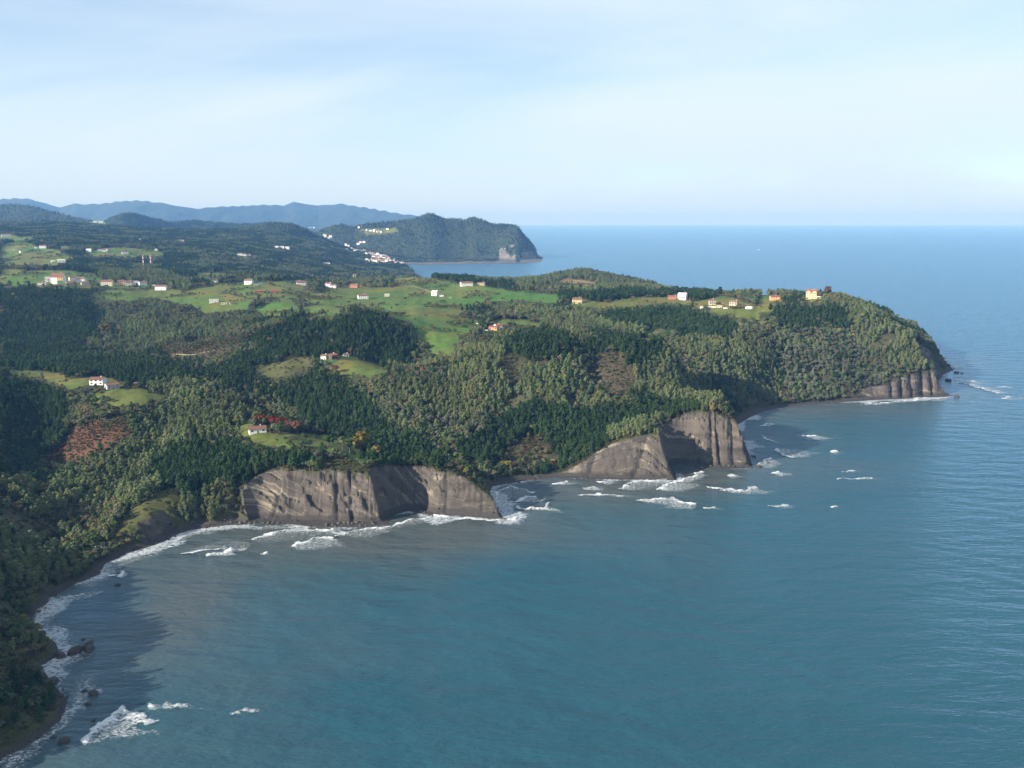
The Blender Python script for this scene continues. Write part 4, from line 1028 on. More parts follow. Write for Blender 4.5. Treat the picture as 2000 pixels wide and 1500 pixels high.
def house(u, v, wpx, hpx, dp, turn, kind, wall, roof, name, label):
    X, Y, Z = ground_at(u, v, y0=400 if v > 600 else 1100)
    px = FPX / (Y * CP + 0)                                  # pixels per metre here
    w = wpx / px * (.90 if kind != 'L' else .96); H = max(hpx / px * .92, 2.4)
    dp = min(dp, w * 1.3)
    # the centre stands half a depth behind the front
    X2, Y2 = X * (1 + dp * .45 / Y), Y + dp * .45
    Z2 = float(height(np.array([X2]), np.array([Y2]))[0])
    Z = max(Z, Z2 - .6)
    rz = math.radians(turn) - math.atan2(X, Y) * .9
    e = empty(name, (X2, Y2, Z), rz)
    tag(e, label, 'barn' if name == 'barn' else ('shed' if name in ('shed', 'garage', 'hut', 'outbuilding') else 'house'), 'houses scattered over the coastal hills')
    CLEARINGS.append((X2, Y2, max(w, dp) * .5 + (4 if Y < 1700 else 6)))
    far = Y > 2300
    y0 = -dp / 2
    if kind == 'f':
        h = H
        MB().box(-w / 2, w / 2, y0, -y0, -2.5, h).build('wall', WALL[wall], e)
        r_ = MB().box(-w / 2 - .25, w / 2 + .25, y0 - .25, -y0 + .25, h + .003, h + .3).build('roof', ROOF[roof], e)
    elif kind == 'h':
        h = H * .72; rh = H * .28
        MB().box(-w / 2, w / 2, y0, -y0, -2.5, h).build('wall', WALL[wall], e)
        W, D, a = w / 2 + .5, dp / 2 + .5, max(0.2, w / 2 - dp * .35)
        r_ = MB().poly([(-W, -D, h), (W, -D, h), (W, D, h), (-W, D, h), (-a, 0, h + rh), (a, 0, h + rh)], [(0, 1, 5, 4), (1, 2, 5), (2, 3, 4, 5), (3, 0, 4), (0, 3, 2, 1)]).build('roof', ROOF[roof], e)
    elif kind in ('G', 'M'):
        # tall house whose gable looks at the viewer's left, ridge across; mansion adds dormers
        h = H * .66; rh = H * .34
        gable_wall(w, dp, h, rh).build('wall', WALL[wall], e)
        r_ = gable_roof(w, dp, h, rh, .7).build('roof', ROOF[roof], e)
        if kind == 'G':
            MB().box(0.5, w / 2 + .04, y0 - .05, y0 + .3, -2.0, h * .45).build('cladding', WALL['green'], e); MB().box(0.5, w / 2 + .04, y0 - .05, y0 + .3, h * .45 + .01, h - .2).build('cladding', WALL['ochre'], e)
        else:
            for sx in (-.28, .28):
                g = gable_wall(w * .26, dp * .5, h + rh * .25, rh * .55)
                g.v = [(p[1] + sx * w, p[0] + y0 + w * .10, max(p[2], h - .5)) for p in g.v]
                d_ = g.build('dormer', WALL[wall], e)
                g = gable_roof(w * .30, dp * .5, h + rh * .25, rh * .55, .3, .2); g.v = [(p[1] + sx * w, p[0] + y0 + w * .10, p[2]) for p in g.v]
                g.build('dormer_roof', ROOF[roof], d_)
                window(d_, sx * w, h + .2, y0 - .12, 1.0, 1.5)
            MB().box(-w / 2 - .1, w / 2 + .1, y0 - 1.3, y0, h * .42, h * .42 + .3).build('balcony', M_CONC, e)
    else:
        h = H * (.75 if kind == 'g' else .66); rh = H - h
        if kind == 'L': rh = min(rh, 1.9)
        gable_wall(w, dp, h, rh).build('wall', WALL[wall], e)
        r_ = gable_roof(w, dp, h, rh).build('roof', ROOF[roof], e)
    if kind != 'f' and name not in ('shed', 'barn', 'hut'):
        cxp = w * RNG.uniform(.12, .3)
        MB().box(cxp - .45, cxp + .45, dp * .08, dp * .08 + .8, h + .2, H + .9).build('chimney', WALL['white'], r_)
    if not far and wall not in ('dark',):
        st = max(1, int(h / 2.7)); nwn = max(2, int(w / 3.6))
        zs = [h * (i + .42) / st for i in range(st)]
        for i, zz in enumerate(zs):
            for j in range(nwn):
                xx = -w / 2 + w * (j + .5) / nwn
                if i == 0 and j == nwn // 2 and name not in ('shed', 'outbuilding'):
                    MB().box(xx - .6, xx + .6, y0 - .07, y0 + .02, -.2, min(2.1, h - .3)).build('door', M_DOOR, e); continue
                window(e, xx, min(zz, h - 1.3) , y0 - (.06 if kind == 'G' else 0), 1.15, min(1.35, h * .45), 'f', name in ('farmhouse', 'longhouse', 'villa'))
            for xx in (-dp * .22, dp * .22): window(e, xx, min(zz, h - 1.3), -w / 2, 1.0, min(1.3, h * .45), 'l')
        if name == 'villa' or 'balcony' in label:
            b_ = MB().box(-w * .45, w * .45, y0 - 1.4, y0, h * .5 - .1, h * .5 + .1).build('balcony', M_CONC, e)
            MB().box(-w * .45, w * .45, y0 - 1.4, y0 - 1.3, h * .5 + .103, h * .5 + 1.0).build('railing', WALL['dark'], b_)
    elif far and name != 'shed':
        for j in range(2): window(e, (-.25 + .5 * j) * w, H * .3, y0, 1.3, 1.4)
    return e
for hh in HOUSES: house(*hh)

# the harbour village under the far cape, and the scattered white houses on that coast
VIL = [(u_, v_) for u_, v_ in [(676,479),(680,480.5),(685,487),(677,488),(690,489),(693,494),(699,490),(705,491),(712,490),(716,498),(721,497),(727,497),(731,500),(735,499),(739,501),(727,503),(731,504.5),(736,504),(740,505.5),(744,504),(748,503),(753,503),(757,505),(746,507),(750,508.5),(755,508),(759,509),(729,512),(734,513),(738,511.5),(742,513),(747,513.5),(752,513),(757,513),(762,511),(767,512),(773,514),(780,514.5),(786,514.5),(717,511),(716,509),
   (646,463),(643,465),(636,462),(634,460),(701,445),(717,450),(724,451),(731,452),(738,453),(744,453.5),(757,448),(704,474),(700,477),(711,473.5),(768,427),(774,427.5),(783,427),(790,428),(606,444),(613,445),(521,418)]]
for u_, v_ in list(VIL):
    if 712 < u_ < 790 and v_ > 495: VIL.append((u_ + RNG.uniform(-3, 3), v_ + RNG.uniform(-1.6, 1.2)))
VP = ['row by the water', 'middle of the steep village', 'top of the village street']
VIL.sort()
ORD = 'first second third fourth fifth sixth seventh eighth ninth tenth eleventh twelfth thirteenth fourteenth fifteenth sixteenth seventeenth eighteenth nineteenth twentieth'.split() + ['%s of the last ones' % 'one'] * 40
vcount = {}
for i, (u_, v_) in enumerate(VIL):
    X, Y, Z = ground_at(u_, v_, 3000, 13500)
    w = RNG.uniform(11, 19); dp = RNG.uniform(8, 11); H = RNG.uniform(8, 13) * (1.5 if 720 < u_ < 770 and v_ > 498 else 1)
    if Y > 7000: w *= 1.7; H *= 1.6
    if (u_, v_) == (693, 494): H = 22; w = 9
    e = empty('village_house', (X, Y, Z - .5), RNG.uniform(-.5, .5))
    wl = ['white', 'white', 'white', 'white', 'cream'][int(RNG.integers(0, 5))]
    gable_wall(w, dp, H * .8, H * .2).build('wall', WALL[wl], e)
    gable_roof(w, dp, H * .8, H * .2, .4).build('roof', ROOF[['red', 'brown', 'red', 'pale'][int(RNG.integers(0, 4))]], e)
    if u_ > 710 and u_ < 790 and v_ > 495: gl = 'house in the harbour village ' + ('quay row' if v_ > 510.5 else ('middle tier' if v_ > 503 else 'upper tier')); gr = 'houses of the harbour village'
    elif v_ >= 470 : gl = 'house along the street climbing out of the harbour village'; gr = 'houses up the village street'
    elif v_ > 458: gl = 'house in the dip left above the harbour village'; gr = 'houses in the dip above the village'
    elif v_ > 443 and u_ > 690: gl = 'house in the row on the meadow high above the village'; gr = 'houses on the high meadow'
    elif v_ > 440: gl = 'house in the saddle below the far blue mountains'; gr = 'houses in the far saddle'
    else: gl = 'house far off on the blue mountain slope'; gr = 'houses on the far mountain'
    lb_ = wl + ' ' + gl; vcount[lb_] = vcount.get(lb_, 0) + 1; gl += ', ' + ORD[vcount[lb_] - 1] + ' from the left'
    tag(e, {'white': 'white', 'cream': 'cream', 'tan': 'tan'}[wl] + ' ' + gl, 'house', gr)
    CLEARINGS.append((X, Y, 12)); CLEARINGS.append((X * (1 - 14 / Y), Y - 14, 12))
# harbour mole
X, Y = sea_at(776, 518); m = MB(); m.box(-45, 40, -4, 4, -4, 3.2); m.box(30, 40, -20, -4, -4, 3.0)
o = m.build('harbour_mole', M_CONC); o.location = (X, Y, 0); tag(o, 'long grey harbour wall in front of the far village', 'harbour wall')
# ------------------------------------------------------------------ scatter the woods
def jitter_grid(y0, y1, sp, s0=-0.80, s1=0.66):
    ys = np.arange(y0, y1, sp); P = []
    for y in ys:
        xs = np.arange(s0 * y, s1 * y, sp)
        P.append(np.stack([xs, np.full(len(xs), y)], 1))
    P = np.concatenate(P); P += RNG.uniform(-.48, .48, P.shape) * sp
    return P
TX = []; TSP = []
for y0, y1, sp in ((290, 900, 3.8), (900, 1450, 4.3), (1450, 2500, 6.2), (2500, 4500, 9.5), (4500, 7200, 15.0)):
    P = jitter_grid(y0, y1, sp); TX.append(P); TSP.append(np.full(len(P), sp))
TX = np.concatenate(TX); TSP = np.concatenate(TSP)
x, y = TX[:, 0], TX[:, 1]
d = coast_dist(x, y)[0]
m = d > 4; x, y, d, TSP = x[m], y[m], d[m], TSP[m]
z, d, rock, beach, slp, _ = height(x, y, True)
el = (z + 20 - CAM_H) / y
vis = el > horizon_el(x, y) - 22 / y
ty = cover_at(x, y, z)
r = RNG.random(len(x))
# parcels: hedges along the borders of irregular fields
hedge = parcels(x, y, PSIZE(y))[0] < 8
clump = fbm(x / 60, y / 60, 3, 131)
keep = vis & (rock < 0.35) & (beach < 0.5) & (d > 3.2)
slopecut = (slp > 1.45) & (d < 14)
keep &= ~slopecut
for cxx, cyy_, cr_ in CLEARINGS: keep &= ((x - cxx) ** 2 + ((y - cyy_) * .6) ** 2) > cr_ * cr_
openf = (ty == FIELD) | (ty == CLEAR)
keep &= ~(openf & ~((hedge & (r < .75) & (clump > .06)) | ((clump > .40) & (r < .7) & (y > 1100)) | (r < .0015)))
keep &= ~((ty == ROUGH) & (r > .02)) & ~((ty == BRACKEN) & (r > .09)) & ~((ty == SCRUB) & (r > .28))
keep &= ~(((ty == BROAD) | (ty == GREYB)) & (r < .10)) | openf
keep &= ~((ty == PINE) & (r < .06)) & ~((ty == EUC) & (r < .10))
gap = fbm(x / 34, y / 34, 3, 137)
keep &= ~((gap < -.37) & (y < 2500) & np.isin(ty, (EUC, BROAD, GREYB, MIXP)))
x, y, z, ty, r, d, TSP, clump, hedge = [a[keep] for a in (x, y, z, ty, r, d, TSP, clump, hedge)]
q = RNG.random(len(x)); q2 = RNG.random(len(x))
spn = np.full(len(x), 2)                            # 0 pine 1 eucalyptus 2 broadleaf 3 grey broadleaf
spn[(ty == PINE)] = np.where(q[ty == PINE] < .965, 0, 2)
spn[(ty == EUC)] = np.where(q[ty == EUC] < .86, 1, np.where(q2[ty == EUC] < .5, 0, 2))
spn[(ty == GREYB)] = np.where(q[ty == GREYB] < .72, 3, np.where(q2[ty == GREYB] < .5, 0, 1))
mB = ty == BROAD; spn[mB] = np.where(clump[mB] + q[mB] * .5 > .56, 0, np.where(clump[mB] + q2[mB] * .5 < -.03, 1, np.where(q[mB] < .3, 3, 2)))
mM = ty == MIXP; spn[mM] = np.where(clump[mM] + q[mM] * .4 > .18, 0, np.where(clump[mM] < -.18, 1, 2))
sc = RNG.uniform(.52, .98, len(x))
young = fbm(x / 90, y / 90, 2, 141)
sc *= np.where(spn == 0, 1 + .42 * young, 1 + .34 * young)
sc = np.where(openf[keep] if False else ((ty == FIELD) | (ty == CLEAR)), sc * .62, sc)
sc = np.where(np.isin(ty, (ROUGH, BRACKEN, SCRUB)), sc * .5, sc)
wide = np.clip(TSP / 5.4, 1, 1.9)
scl = np.stack([sc * wide, sc * wide, sc * np.where(y > 4500, .85, 1.0)], 1)
scl[d < 22] *= .72
HT = np.array([13.8, 15, 9.8, 9.5]); WD = np.array([5.6, 5.2, 8.0, 7.8])
opn = np.isin(ty, OPEN)
front = ~opn & (y < 3000) & hides_open(x, y, z, HT[spn] * scl[:, 2]) & (RNG.random(len(x)) < .93)
short = front & (y < 900) & (RNG.random(len(x)) < .25)
scl[short] *= .35; front &= ~short
x, y, z, ty, r, d, TSP, clump, hedge, q, q2, spn, sc, scl = [a[~front] for a in (x, y, z, ty, r, d, TSP, clump, hedge, q, q2, spn, sc, scl)]
scl[spn == 1] *= np.array([1.12, 1.12, .80]); scl[spn == 0] *= np.array([1.05, 1.05, .90])
rot = np.stack([RNG.normal(size=len(x)) * .03, RNG.normal(size=len(x)) * .03, RNG.uniform(0, 6.283, len(x))], 1)
pick = (RNG.random(len(x)) * 60).astype(int) % np.array([6, 6, 6, 5])[spn]
# how much of each tree shows from where the photograph was taken: front to back over a coarse picture
order = np.argsort(y)
BW, BH = 1000, 750
buf = np.zeros((BH, BW), bool); seen = np.zeros(len(x))
uT, vT = proj(x, y, z + HT[spn] * scl[:, 2]); uB, vB = proj(x, y, z + HT[spn] * scl[:, 2] * .25)
wpx = FPX * WD[spn] * scl[:, 0] / y * .36
hid = ((z + HT[spn] * sc * .7 - CAM_H) / y) < horizon_el(x, y)
for i in order:
    if y[i] > 1250: break
    if hid[i]: continue
    a = int((uT[i] - wpx[i]) / 2); b = int((uT[i] + wpx[i]) / 2) + 1; c = int(vT[i] / 2); e = int(vB[i] / 2) + 1
    a = max(a, 0); c = max(c, 0)
    if a >= BW or c >= BH or b <= 0 or e <= 0: continue
    sub = buf[c:e, a:b]
    seen[i] = sub.size - sub.sum()
    sub[:] = True
ANCHORS = [(60, 1000, 'on the near slope above the shaded bay'), (60, 1250, 'on the dark shore slope of the near bay'), (50, 820, 'in the dark wood below the strip meadow'), (230, 715, 'behind the farmhouse with the round white gable'),
  (250, 880, 'on the slope beside the red bracken'), (400, 800, 'in the stand between the two meadow farms'), (400, 900, 'on the slope above the grassy bank'), (480, 930, 'at the top of the brown cliff'),
  (560, 890, 'on the bushy edge below the white longhouse'), (600, 800, 'in the hollow behind the red autumn trees'), (760, 850, 'on the ridge behind the yellow poplars'), (870, 890, 'along the top of the layered cliff point'),
  (680, 650, 'on the round pine hill'), (640, 740, 'below the hollow meadow'), (830, 790, 'in the valley between the pine ridges'), (960, 730, 'on the slope under the white polytunnel'), (1060, 660, 'on the crest of the seaward hill'),
  (1050, 850, 'above the little shingle cove'), (1180, 800, 'above the pale tilted cliff'), (1330, 770, 'above the dark ribbed cliff'), (1200, 700, 'around the brown clearing on the seaward hill'), (1420, 700, 'on the slope above the far cove'),
  (1600, 700, 'on the wide face of the headland'), (1740, 650, 'on the seaward shoulder of the headland'), (1580, 610, 'in the plantation under the yellow mansion'), (1280, 620, 'in the wood below the cliff-top houses'), (300, 640, 'on the wooded hillside below the village'),
  (100, 640, 'in the wood below the village'), (430, 640, 'beside the brown cleared hillside'), (550, 720, 'around the rough pasture'), (150, 770, 'along the edge of the farm meadow'), (900, 610, 'among the plateau meadows')]
AN = np.array([(a[0], a[1]) for a in ANCHORS], float)
KN = ['pine_tree', 'eucalyptus_tree', 'broadleaf_tree', 'broadleaf_tree']
LOOK = [['dark green pine'], ['feathery grey eucalyptus'], ['round olive tree'], ['greyish round tree']]
KEY = ['pine', 'euc', 'broad', 'grey']
single = np.zeros(len(x), bool)
for kk in ((0,), (1,), (2, 3)):
    cand = np.nonzero(np.isin(spn, kk))[0]
    cand = cand[np.argsort(-seen[cand])][:300]
    single[cand[seen[cand] > 8]] = True
def add_tree(kind_name, meshes, loc, rotv, sclv, label, group=None, cat='tree'):
    e = bpy.data.objects.new(kind_name, None); COL.objects.link(e)
    e.empty_display_size = 1.0
    e.location = loc; e.rotation_euler = rotv; e.scale = sclv
    link('crown', meshes[0], e); link('trunk', meshes[1], e)
    return tag(e, label, cat, group)
TL = []
for i in np.nonzero(single)[0]:
    um, vm = proj(x[i], y[i], z[i] + 8)
    TL.append((i, um, vm, int(np.argmin((AN[:, 0] - um) ** 2 + ((AN[:, 1] - vm) * 1.4) ** 2))))
stands = {}
for t in TL: stands.setdefault((LOOK[spn[t[0]]][0], t[3]), []).append(t)
for (look, ai), ts in stands.items():
    us = np.array([t[1] for t in ts]); vs = np.array([t[2] for t in ts]); hs = np.array([scl[t[0], 2] for t in ts])
    for t in ts:
        i = t[0]; q_ = ''
        n = len(ts)
        pos = ''
        if n > 3:
            fu = (us < t[1]).sum() / n; fv = (vs < t[2]).sum() / n; fh = (hs < scl[i, 2]).sum() / n
            q_ = 'small ' if fh < .33 else ('tall ' if fh > .66 else '')
            pos = ('upper ' if fv < .33 else ('lower ' if fv > .66 else 'middle ')) + ('left' if fu < .25 else ('right' if fu > .75 else ('centre left' if fu < .5 else 'centre right')))
        lab = q_ + look + ' ' + ANCHORS[ai][2] + ((', ' + pos) if pos else '')
        add_tree(KN[spn[i]], PROTOS[KEY[spn[i]]][pick[i]], (x[i], y[i], z[i]), rot[i], scl[i], lab, ('eucalyptuses ' if 'euc' in look else look + 's ') + ANCHORS[ai][2])
rest = ~single
for s_, (nm, lab) in enumerate((('pine_wood', 'dark pine woods covering the hills'), ('eucalyptus_wood', 'grey green eucalyptus woods on the slopes'), ('broadleaf_wood', 'olive and brown broadleaf woods and hedges'), ('oak_wood', 'greyish low oak woods on the headland and valley'))):
    mm = rest & (spn == s_)
    scatter_object(nm, lab, np.stack([x, y, z], 1)[mm], rot[mm], scl[mm], pick[mm], proto_collection(nm + '_kinds', PROTOS[KEY[s_]]))
# shrubs and bracken
P = np.concatenate([jitter_grid(300, 900, 2.3), jitter_grid(900, 1300, 3.4), jitter_grid(1300, 1700, 6.0)])
sx_, sy_ = P[:, 0], P[:, 1]
dd = coast_dist(sx_, sy_)[0]; m = dd > 5; sx_, sy_ = sx_[m], sy_[m]
sz_, dd, rk_, bc_, sl2, _ = height(sx_, sy_, True)
st = cover_at(sx_, sy_, sz_); rr = RNG.random(len(sx_)); nn = fbm(sx_ / 22, sy_ / 22, 3, 151)
ok = (bc_ < .2) & (((sz_ + 3 - CAM_H) / sy_) > horizon_el(sx_, sy_) - 4 / sy_)
onrock = rk_ > .35
dens = np.where(np.isin(st, (BRACKEN,)), .75, np.where(st == SCRUB, .7, np.where(st == ROUGH, .10, np.where(st == FIELD, .004, .42))))
dens = np.where(onrock, np.where(nn > .22, .16, .012), dens * (1 + nn))
dens = np.where((dd < 30) & ~onrock & (sl2 > 1.2) & (st != ROUGH) & (st != FIELD), .6, dens)
ok &= rr < dens
for cxx, cyy_, cr_ in CLEARINGS: ok &= ((sx_ - cxx) ** 2 + ((sy_ - cyy_) * .6) ** 2) > cr_ * cr_
sx_, sy_, sz_, st, onrock = sx_[ok], sy_[ok], sz_[ok], st[ok], onrock[ok]
fern = (st == BRACKEN) & (fbm(sx_ / 14, sy_ / 14, 3, 155) + RNG.random(len(sx_)) * .5 > .12)
ss = RNG.uniform(.5, 1.25, len(sx_)) * np.where(onrock, .6, 1.0)
sscl = np.stack([ss, ss, ss * RNG.uniform(.7, 1.2, len(ss))], 1); srot = np.stack([ss * 0, ss * 0, RNG.uniform(0, 6.283, len(ss))], 1)
Pp = np.stack([sx_, sy_, sz_], 1)
scatter_object('undergrowth', 'low green and brown shrubs on banks and clearings', Pp[~fern], srot[~fern], sscl[~fern], RNG.integers(0, 4, (~fern).sum()), proto_collection('shrub_kinds', SHRUBS))
scatter_object('bracken', 'rust red bracken on the open hillside', Pp[fern], srot[fern], sscl[fern], RNG.integers(0, 3, fern.sum()), proto_collection('bracken_kinds', FERNS))
print('TREES', len(x), single.sum(), 'SHRUBS', len(ss))
# ------------------------------------------------------------------ single trees one can pick out
def special(u, v, hpx, kindname, mk, label, wf=1.0, D=None):
    if D:
        X, Y, zt_ = at(u, v - hpx, D); Z = float(height(np.array([X]), np.array([Y]))[0]); H = max(zt_ - Z, 3.0)
    else:
        X, Y, Z = ground_at(u, v, 400 if v > 600 else 1100)
        H = hpx / (FPX / (Y * CP))
    ms = mk()
    zt = max(vv.co.z for vv in ms[0].vertices)
    s = H / zt
    add_tree(kindname, ms, (X, Y, Z - .2), (0, 0, RNG.uniform(0, 6.28)), (s * wf, s * wf, s), label)
RED = lambda: broad_proto(M_RED, 7.5, 3.6, 16); YEL = lambda: broad_proto(M_YEL, 9, 3.0, 16, .8, .22); GRN = lambda: broad_proto(M_LIGHT, 7, 3.0, 14); BRE = lambda: broad_proto(M_BARE, 9, 4.2, 17, .6)
BRD = lambda: broad_proto(M_BROAD, 8, 3.8, 16); PIN = lambda: pine_proto(12, 2.8, .35)
special(497, 829, 20, 'autumn_tree', RED, 'orange red autumn tree just behind the left end of the white longhouse', 1.0, 768)
special(512, 829, 22, 'autumn_tree', lambda: broad_proto(M_RED, 7.5, 3.4, 15), 'deep red autumn tree behind the roof of the white longhouse', 1.0, 770)
special(531, 832, 24, 'autumn_tree', RED, 'largest red autumn tree right of the white longhouse', 1.0, 766)
special(547, 836, 22, 'autumn_tree', RED, 'red autumn tree second from the right of the red group', 1.0, 762)
special(563, 838, 20, 'autumn_tree', BRE, 'rust brown tree at the right end of the red group', 1.0, 760)
special(578, 842, 22, 'autumn_tree', BRE, 'pale brown half bare tree right of the red group', 1.0, 755)
special(549, 846, 13, 'autumn_tree', YEL, 'little golden tree on the lawn right of the white longhouse', 1.0, 742)
special(492, 832, 15, 'broadleaf_tree', lambda: broad_proto(M_GREY, 8, 3.6), 'silvery green tree at the left corner of the white longhouse', 1.0, 762)
special(702, 874, 34, 'poplar_tree', YEL, 'tall yellow poplar behind the cliff-top meadow', 1.0, 705)
special(735, 896, 30, 'poplar_tree', YEL, 'yellow poplar at the right end of the cliff-top meadow', 1.0, 690)
special(641, 868, 19, 'broadleaf_tree', GRN, 'round green tree standing alone in the cliff-top meadow', 1.0, 708)
special(668, 878, 26, 'broadleaf_tree', BRD, 'broad dark green tree left of the tall yellow poplar', 1.0, 703)
special(682, 880, 27, 'broadleaf_tree', BRD, 'olive tree under the tall yellow poplar', 1.0, 701)
special(628, 896, 26, 'pine_tree', PIN, 'lone dark pine at the lip of the brown cliff', 1.0, 672)
special(912, 924, 20, 'broadleaf_tree', GRN, 'bright green tree on the tip of the layered cliff', 1.0, 663)
special(938, 950, 22, 'pine_tree', lambda: pine_proto(12, 3.2, .45, True), 'lone pale green pine leaning over the back of the cliff point')
special(952, 966, 12, 'pine_tree', lambda: pine_proto(9, 2.6, .3), 'small pine lowest on the back of the cliff point')
special(205, 655, 26, 'broadleaf_tree', YEL, 'yellow tree at the edge of the wood below the village', 1.5)
special(825, 730, 16, 'autumn_tree', BRE, 'orange brown tree right of the hollow meadow')
special(655, 727, 15, 'autumn_tree', BRE, 'brown tree on the lower edge of the hollow meadow')
special(685, 693, 16, 'broadleaf_tree', YEL, 'yellow green tree between the two hollow meadow houses')
special(1616, 583, 25, 'autumn_tree', BRE, 'rusty bare crowned tree right of the yellow mansion')
special(1406, 582, 24, 'pine_tree', lambda: pine_proto(13, 3.4, .4, True), 'tall dark pine alone on the skyline above the cream villas')
special(1471, 578, 14, 'autumn_tree', YEL, 'golden tree on the skyline left of the orange chalet')
special(836, 556, 11, 'broadleaf_tree', BRD, 'small round tree left of the pair on the plateau meadow')
special(850, 557, 9, 'broadleaf_tree', BRD, 'low round bush right of the pair on the plateau meadow')
special(955, 598, 12, 'autumn_tree', lambda: broad_proto(M_YEL, 7, 4.5, 18), 'ochre tree in the meadow above the polytunnel')
special(48, 537, 12, 'broadleaf_tree', BRD, 'dark lone tree on the meadow crest left of the village')
special(508, 701, 20, 'broadleaf_tree', lambda: broad_proto(M_LIGHT, 9, 3.4), 'light green tree at the top of the rough pasture')
special(186, 792, 20, 'broadleaf_tree', BRD, 'dark round tree at the left tip of the farm meadow')
special(340, 652, 20, 'broadleaf_tree', lambda: broad_proto(M_LIGHT, 9, 3.6), 'light green tree on the hillside left of the brown clearing')

# ------------------------------------------------------------------ walls, polytunnel, masts, poles, vehicles
def world_xy(u, v, y0=1100): return ground_at(u, v, y0)
X, Y, Z = world_xy(1383, 602); m = MB(); m.box(-13, 13, -.3, .3, -2.5, 3.2); m.box(-13.1, 13.1, -.45, .45, 3.203, 3.4)
o = m.build('retaining_wall', M_CONC); o.location = (X, Y, Z); tag(o, 'long pale retaining wall below the three storey cream villa', 'wall')
X, Y, Z = world_xy(1464, 602); m = MB(); n = 14
for i in range(n):
    a0, a1 = math.radians(-20 + 150 * i / n), math.radians(-20 + 150 * (i + 1) / n)
    for r0, r1, z1 in ((6.2, 6.6, 3.6),):
        m.poly([(r0 * math.cos(a0), r0 * math.sin(a0), -1.5), (r0 * math.cos(a1), r0 * math.sin(a1), -1.5), (r0 * math.cos(a1), r0 * math.sin(a1), z1), (r0 * math.cos(a0), r0 * math.sin(a0), z1),
                (r1 * math.cos(a0), r1 * math.sin(a0), -1.5), (r1 * math.cos(a1), r1 * math.sin(a1), -1.5), (r1 * math.cos(a1), r1 * math.sin(a1), z1), (r1 * math.cos(a0), r1 * math.sin(a0), z1)],
               [(0, 1, 2, 3), (5, 4, 7, 6), (3, 2, 6, 7), (0, 3, 7, 4), (1, 5, 6, 2)])
o = m.build('curved_wall', WALL['white']); o.location = (X, Y, Z); o.rotation_euler = (0, 0, math.radians(190)); tag(o, 'bright white curved wall at the end of the round hedge', 'wall')
# round hedge by the chalet
X, Y, Z = world_xy(1442, 603); g = Geo()
for i in range(26): g.puff((-9 + i * .72, .8 * math.sin(i * .25), 1.2), 1.5, 10, .6)
o = link('hedge', g.mesh('hedge', M_PINE)); o.location = (X, Y, Z); tag(o, 'dark clipped round hedge in front of the cream chalet', 'hedge')
# polytunnel
X, Y, Z = world_xy(936, 635.5); m = MB(); n = 10; L = 6.2; R = 3.4
for i in range(n):
    a0, a1 = math.pi * i / n, math.pi * (i + 1) / n
    m.poly([(-L, R * math.cos(a0), R * math.sin(a0)), (-L, R * math.cos(a1), R * math.sin(a1)), (L, R * math.cos(a1), R * math.sin(a1)), (L, R * math.cos(a0), R * math.sin(a0))], [(0, 1, 2, 3)])
e = empty('polytunnel', (X, Y + 3, Z - .2), .15); m.build('cover', WALL['white'], e, True)
for sx in (-1, 1):
    pts = [(sx * L, R * math.cos(math.pi * i / n), R * math.sin(math.pi * i / n)) for i in range(n + 1)]
    MB().poly(pts, [tuple(range(n + 1))]).build('end_panel', M_CONC, e)
tag(e, 'white rounded polytunnel above the red roofed farm', 'polytunnel'); 
# masts
M_MRED = plain('mast_red', (.55, .06, .04), .5); M_MWHT = plain('mast_white', (.80, .80, .80), .5); M_STEEL = plain('galvanised_steel', (.42, .44, .46), .45); M_POLE = plain('pole_wood', (.20, .16, .13), .85)
def mast(u, v, hpx, label):
    X, Y, Z = ground_at(u, v, 1800); H = hpx / (FPX / (Y * CP)); n = 7
    e = empty('radio_mast', (X, Y, Z - 1))
    for i in range(n):
        m = MB(); z0, z1 = H * i / n, H * (i + 1) / n; w0, w1 = 1.1 - .5 * i / n, 1.1 - .5 * (i + 1) / n
        for sx, sy in ((-1, -1), (1, -1), (1, 1), (-1, 1)):
            t = .13
            m.poly([(sx * w0 - t, sy * w0 - t, z0), (sx * w0 + t, sy * w0 - t, z0), (sx * w0 + t, sy * w0 + t, z0), (sx * w0 - t, sy * w0 + t, z0), (sx * w1 - t, sy * w1 - t, z1), (sx * w1 + t, sy * w1 - t, z1), (sx * w1 + t, sy * w1 + t, z1), (sx * w1 - t, sy * w1 + t, z1)], BOX_F)
        for s1 in (-1, 1):
            m.poly([(-w0, s1 * w0, z0), (-w0 + .2, s1 * w0, z0), (w1, s1 * w1, z1), (w1 - .2, s1 * w1, z1)], [(0, 1, 2, 3)]); m.poly([(w0, s1 * w0, z0), (w0 - .2, s1 * w0, z0), (-w1, s1 * w1, z1), (-w1 + .2, s1 * w1, z1)], [(0, 1, 2, 3)])
        m.box(-w1 - .15, w1 + .15, -w1 - .15, w1 + .15, z1 - .25, z1)
        m.build('lattice_section', M_MRED if i % 2 == 0 else M_MWHT, e)
    for a in range(3):
        an = a * 2.1; m = MB(); cx_, cy_ = 1.2 * math.cos(an), 1.2 * math.sin(an); m.box(cx_ - .3, cx_ + .3, cy_ - .3, cy_ + .3, H * .88, H * .99); m.build('antenna', M_MWHT, e)
    m = MB(); m.box(-.9, .9, -1.5, -1.0, H * .55, H * .55 + 1.8); m.build('dish', M_MWHT, e)
    tag(e, label, 'mast')
mast(280.5, 524, 27, 'left of the two red and white radio masts behind the village')
mast(295, 523, 25, 'right of the two red and white radio masts behind the village')
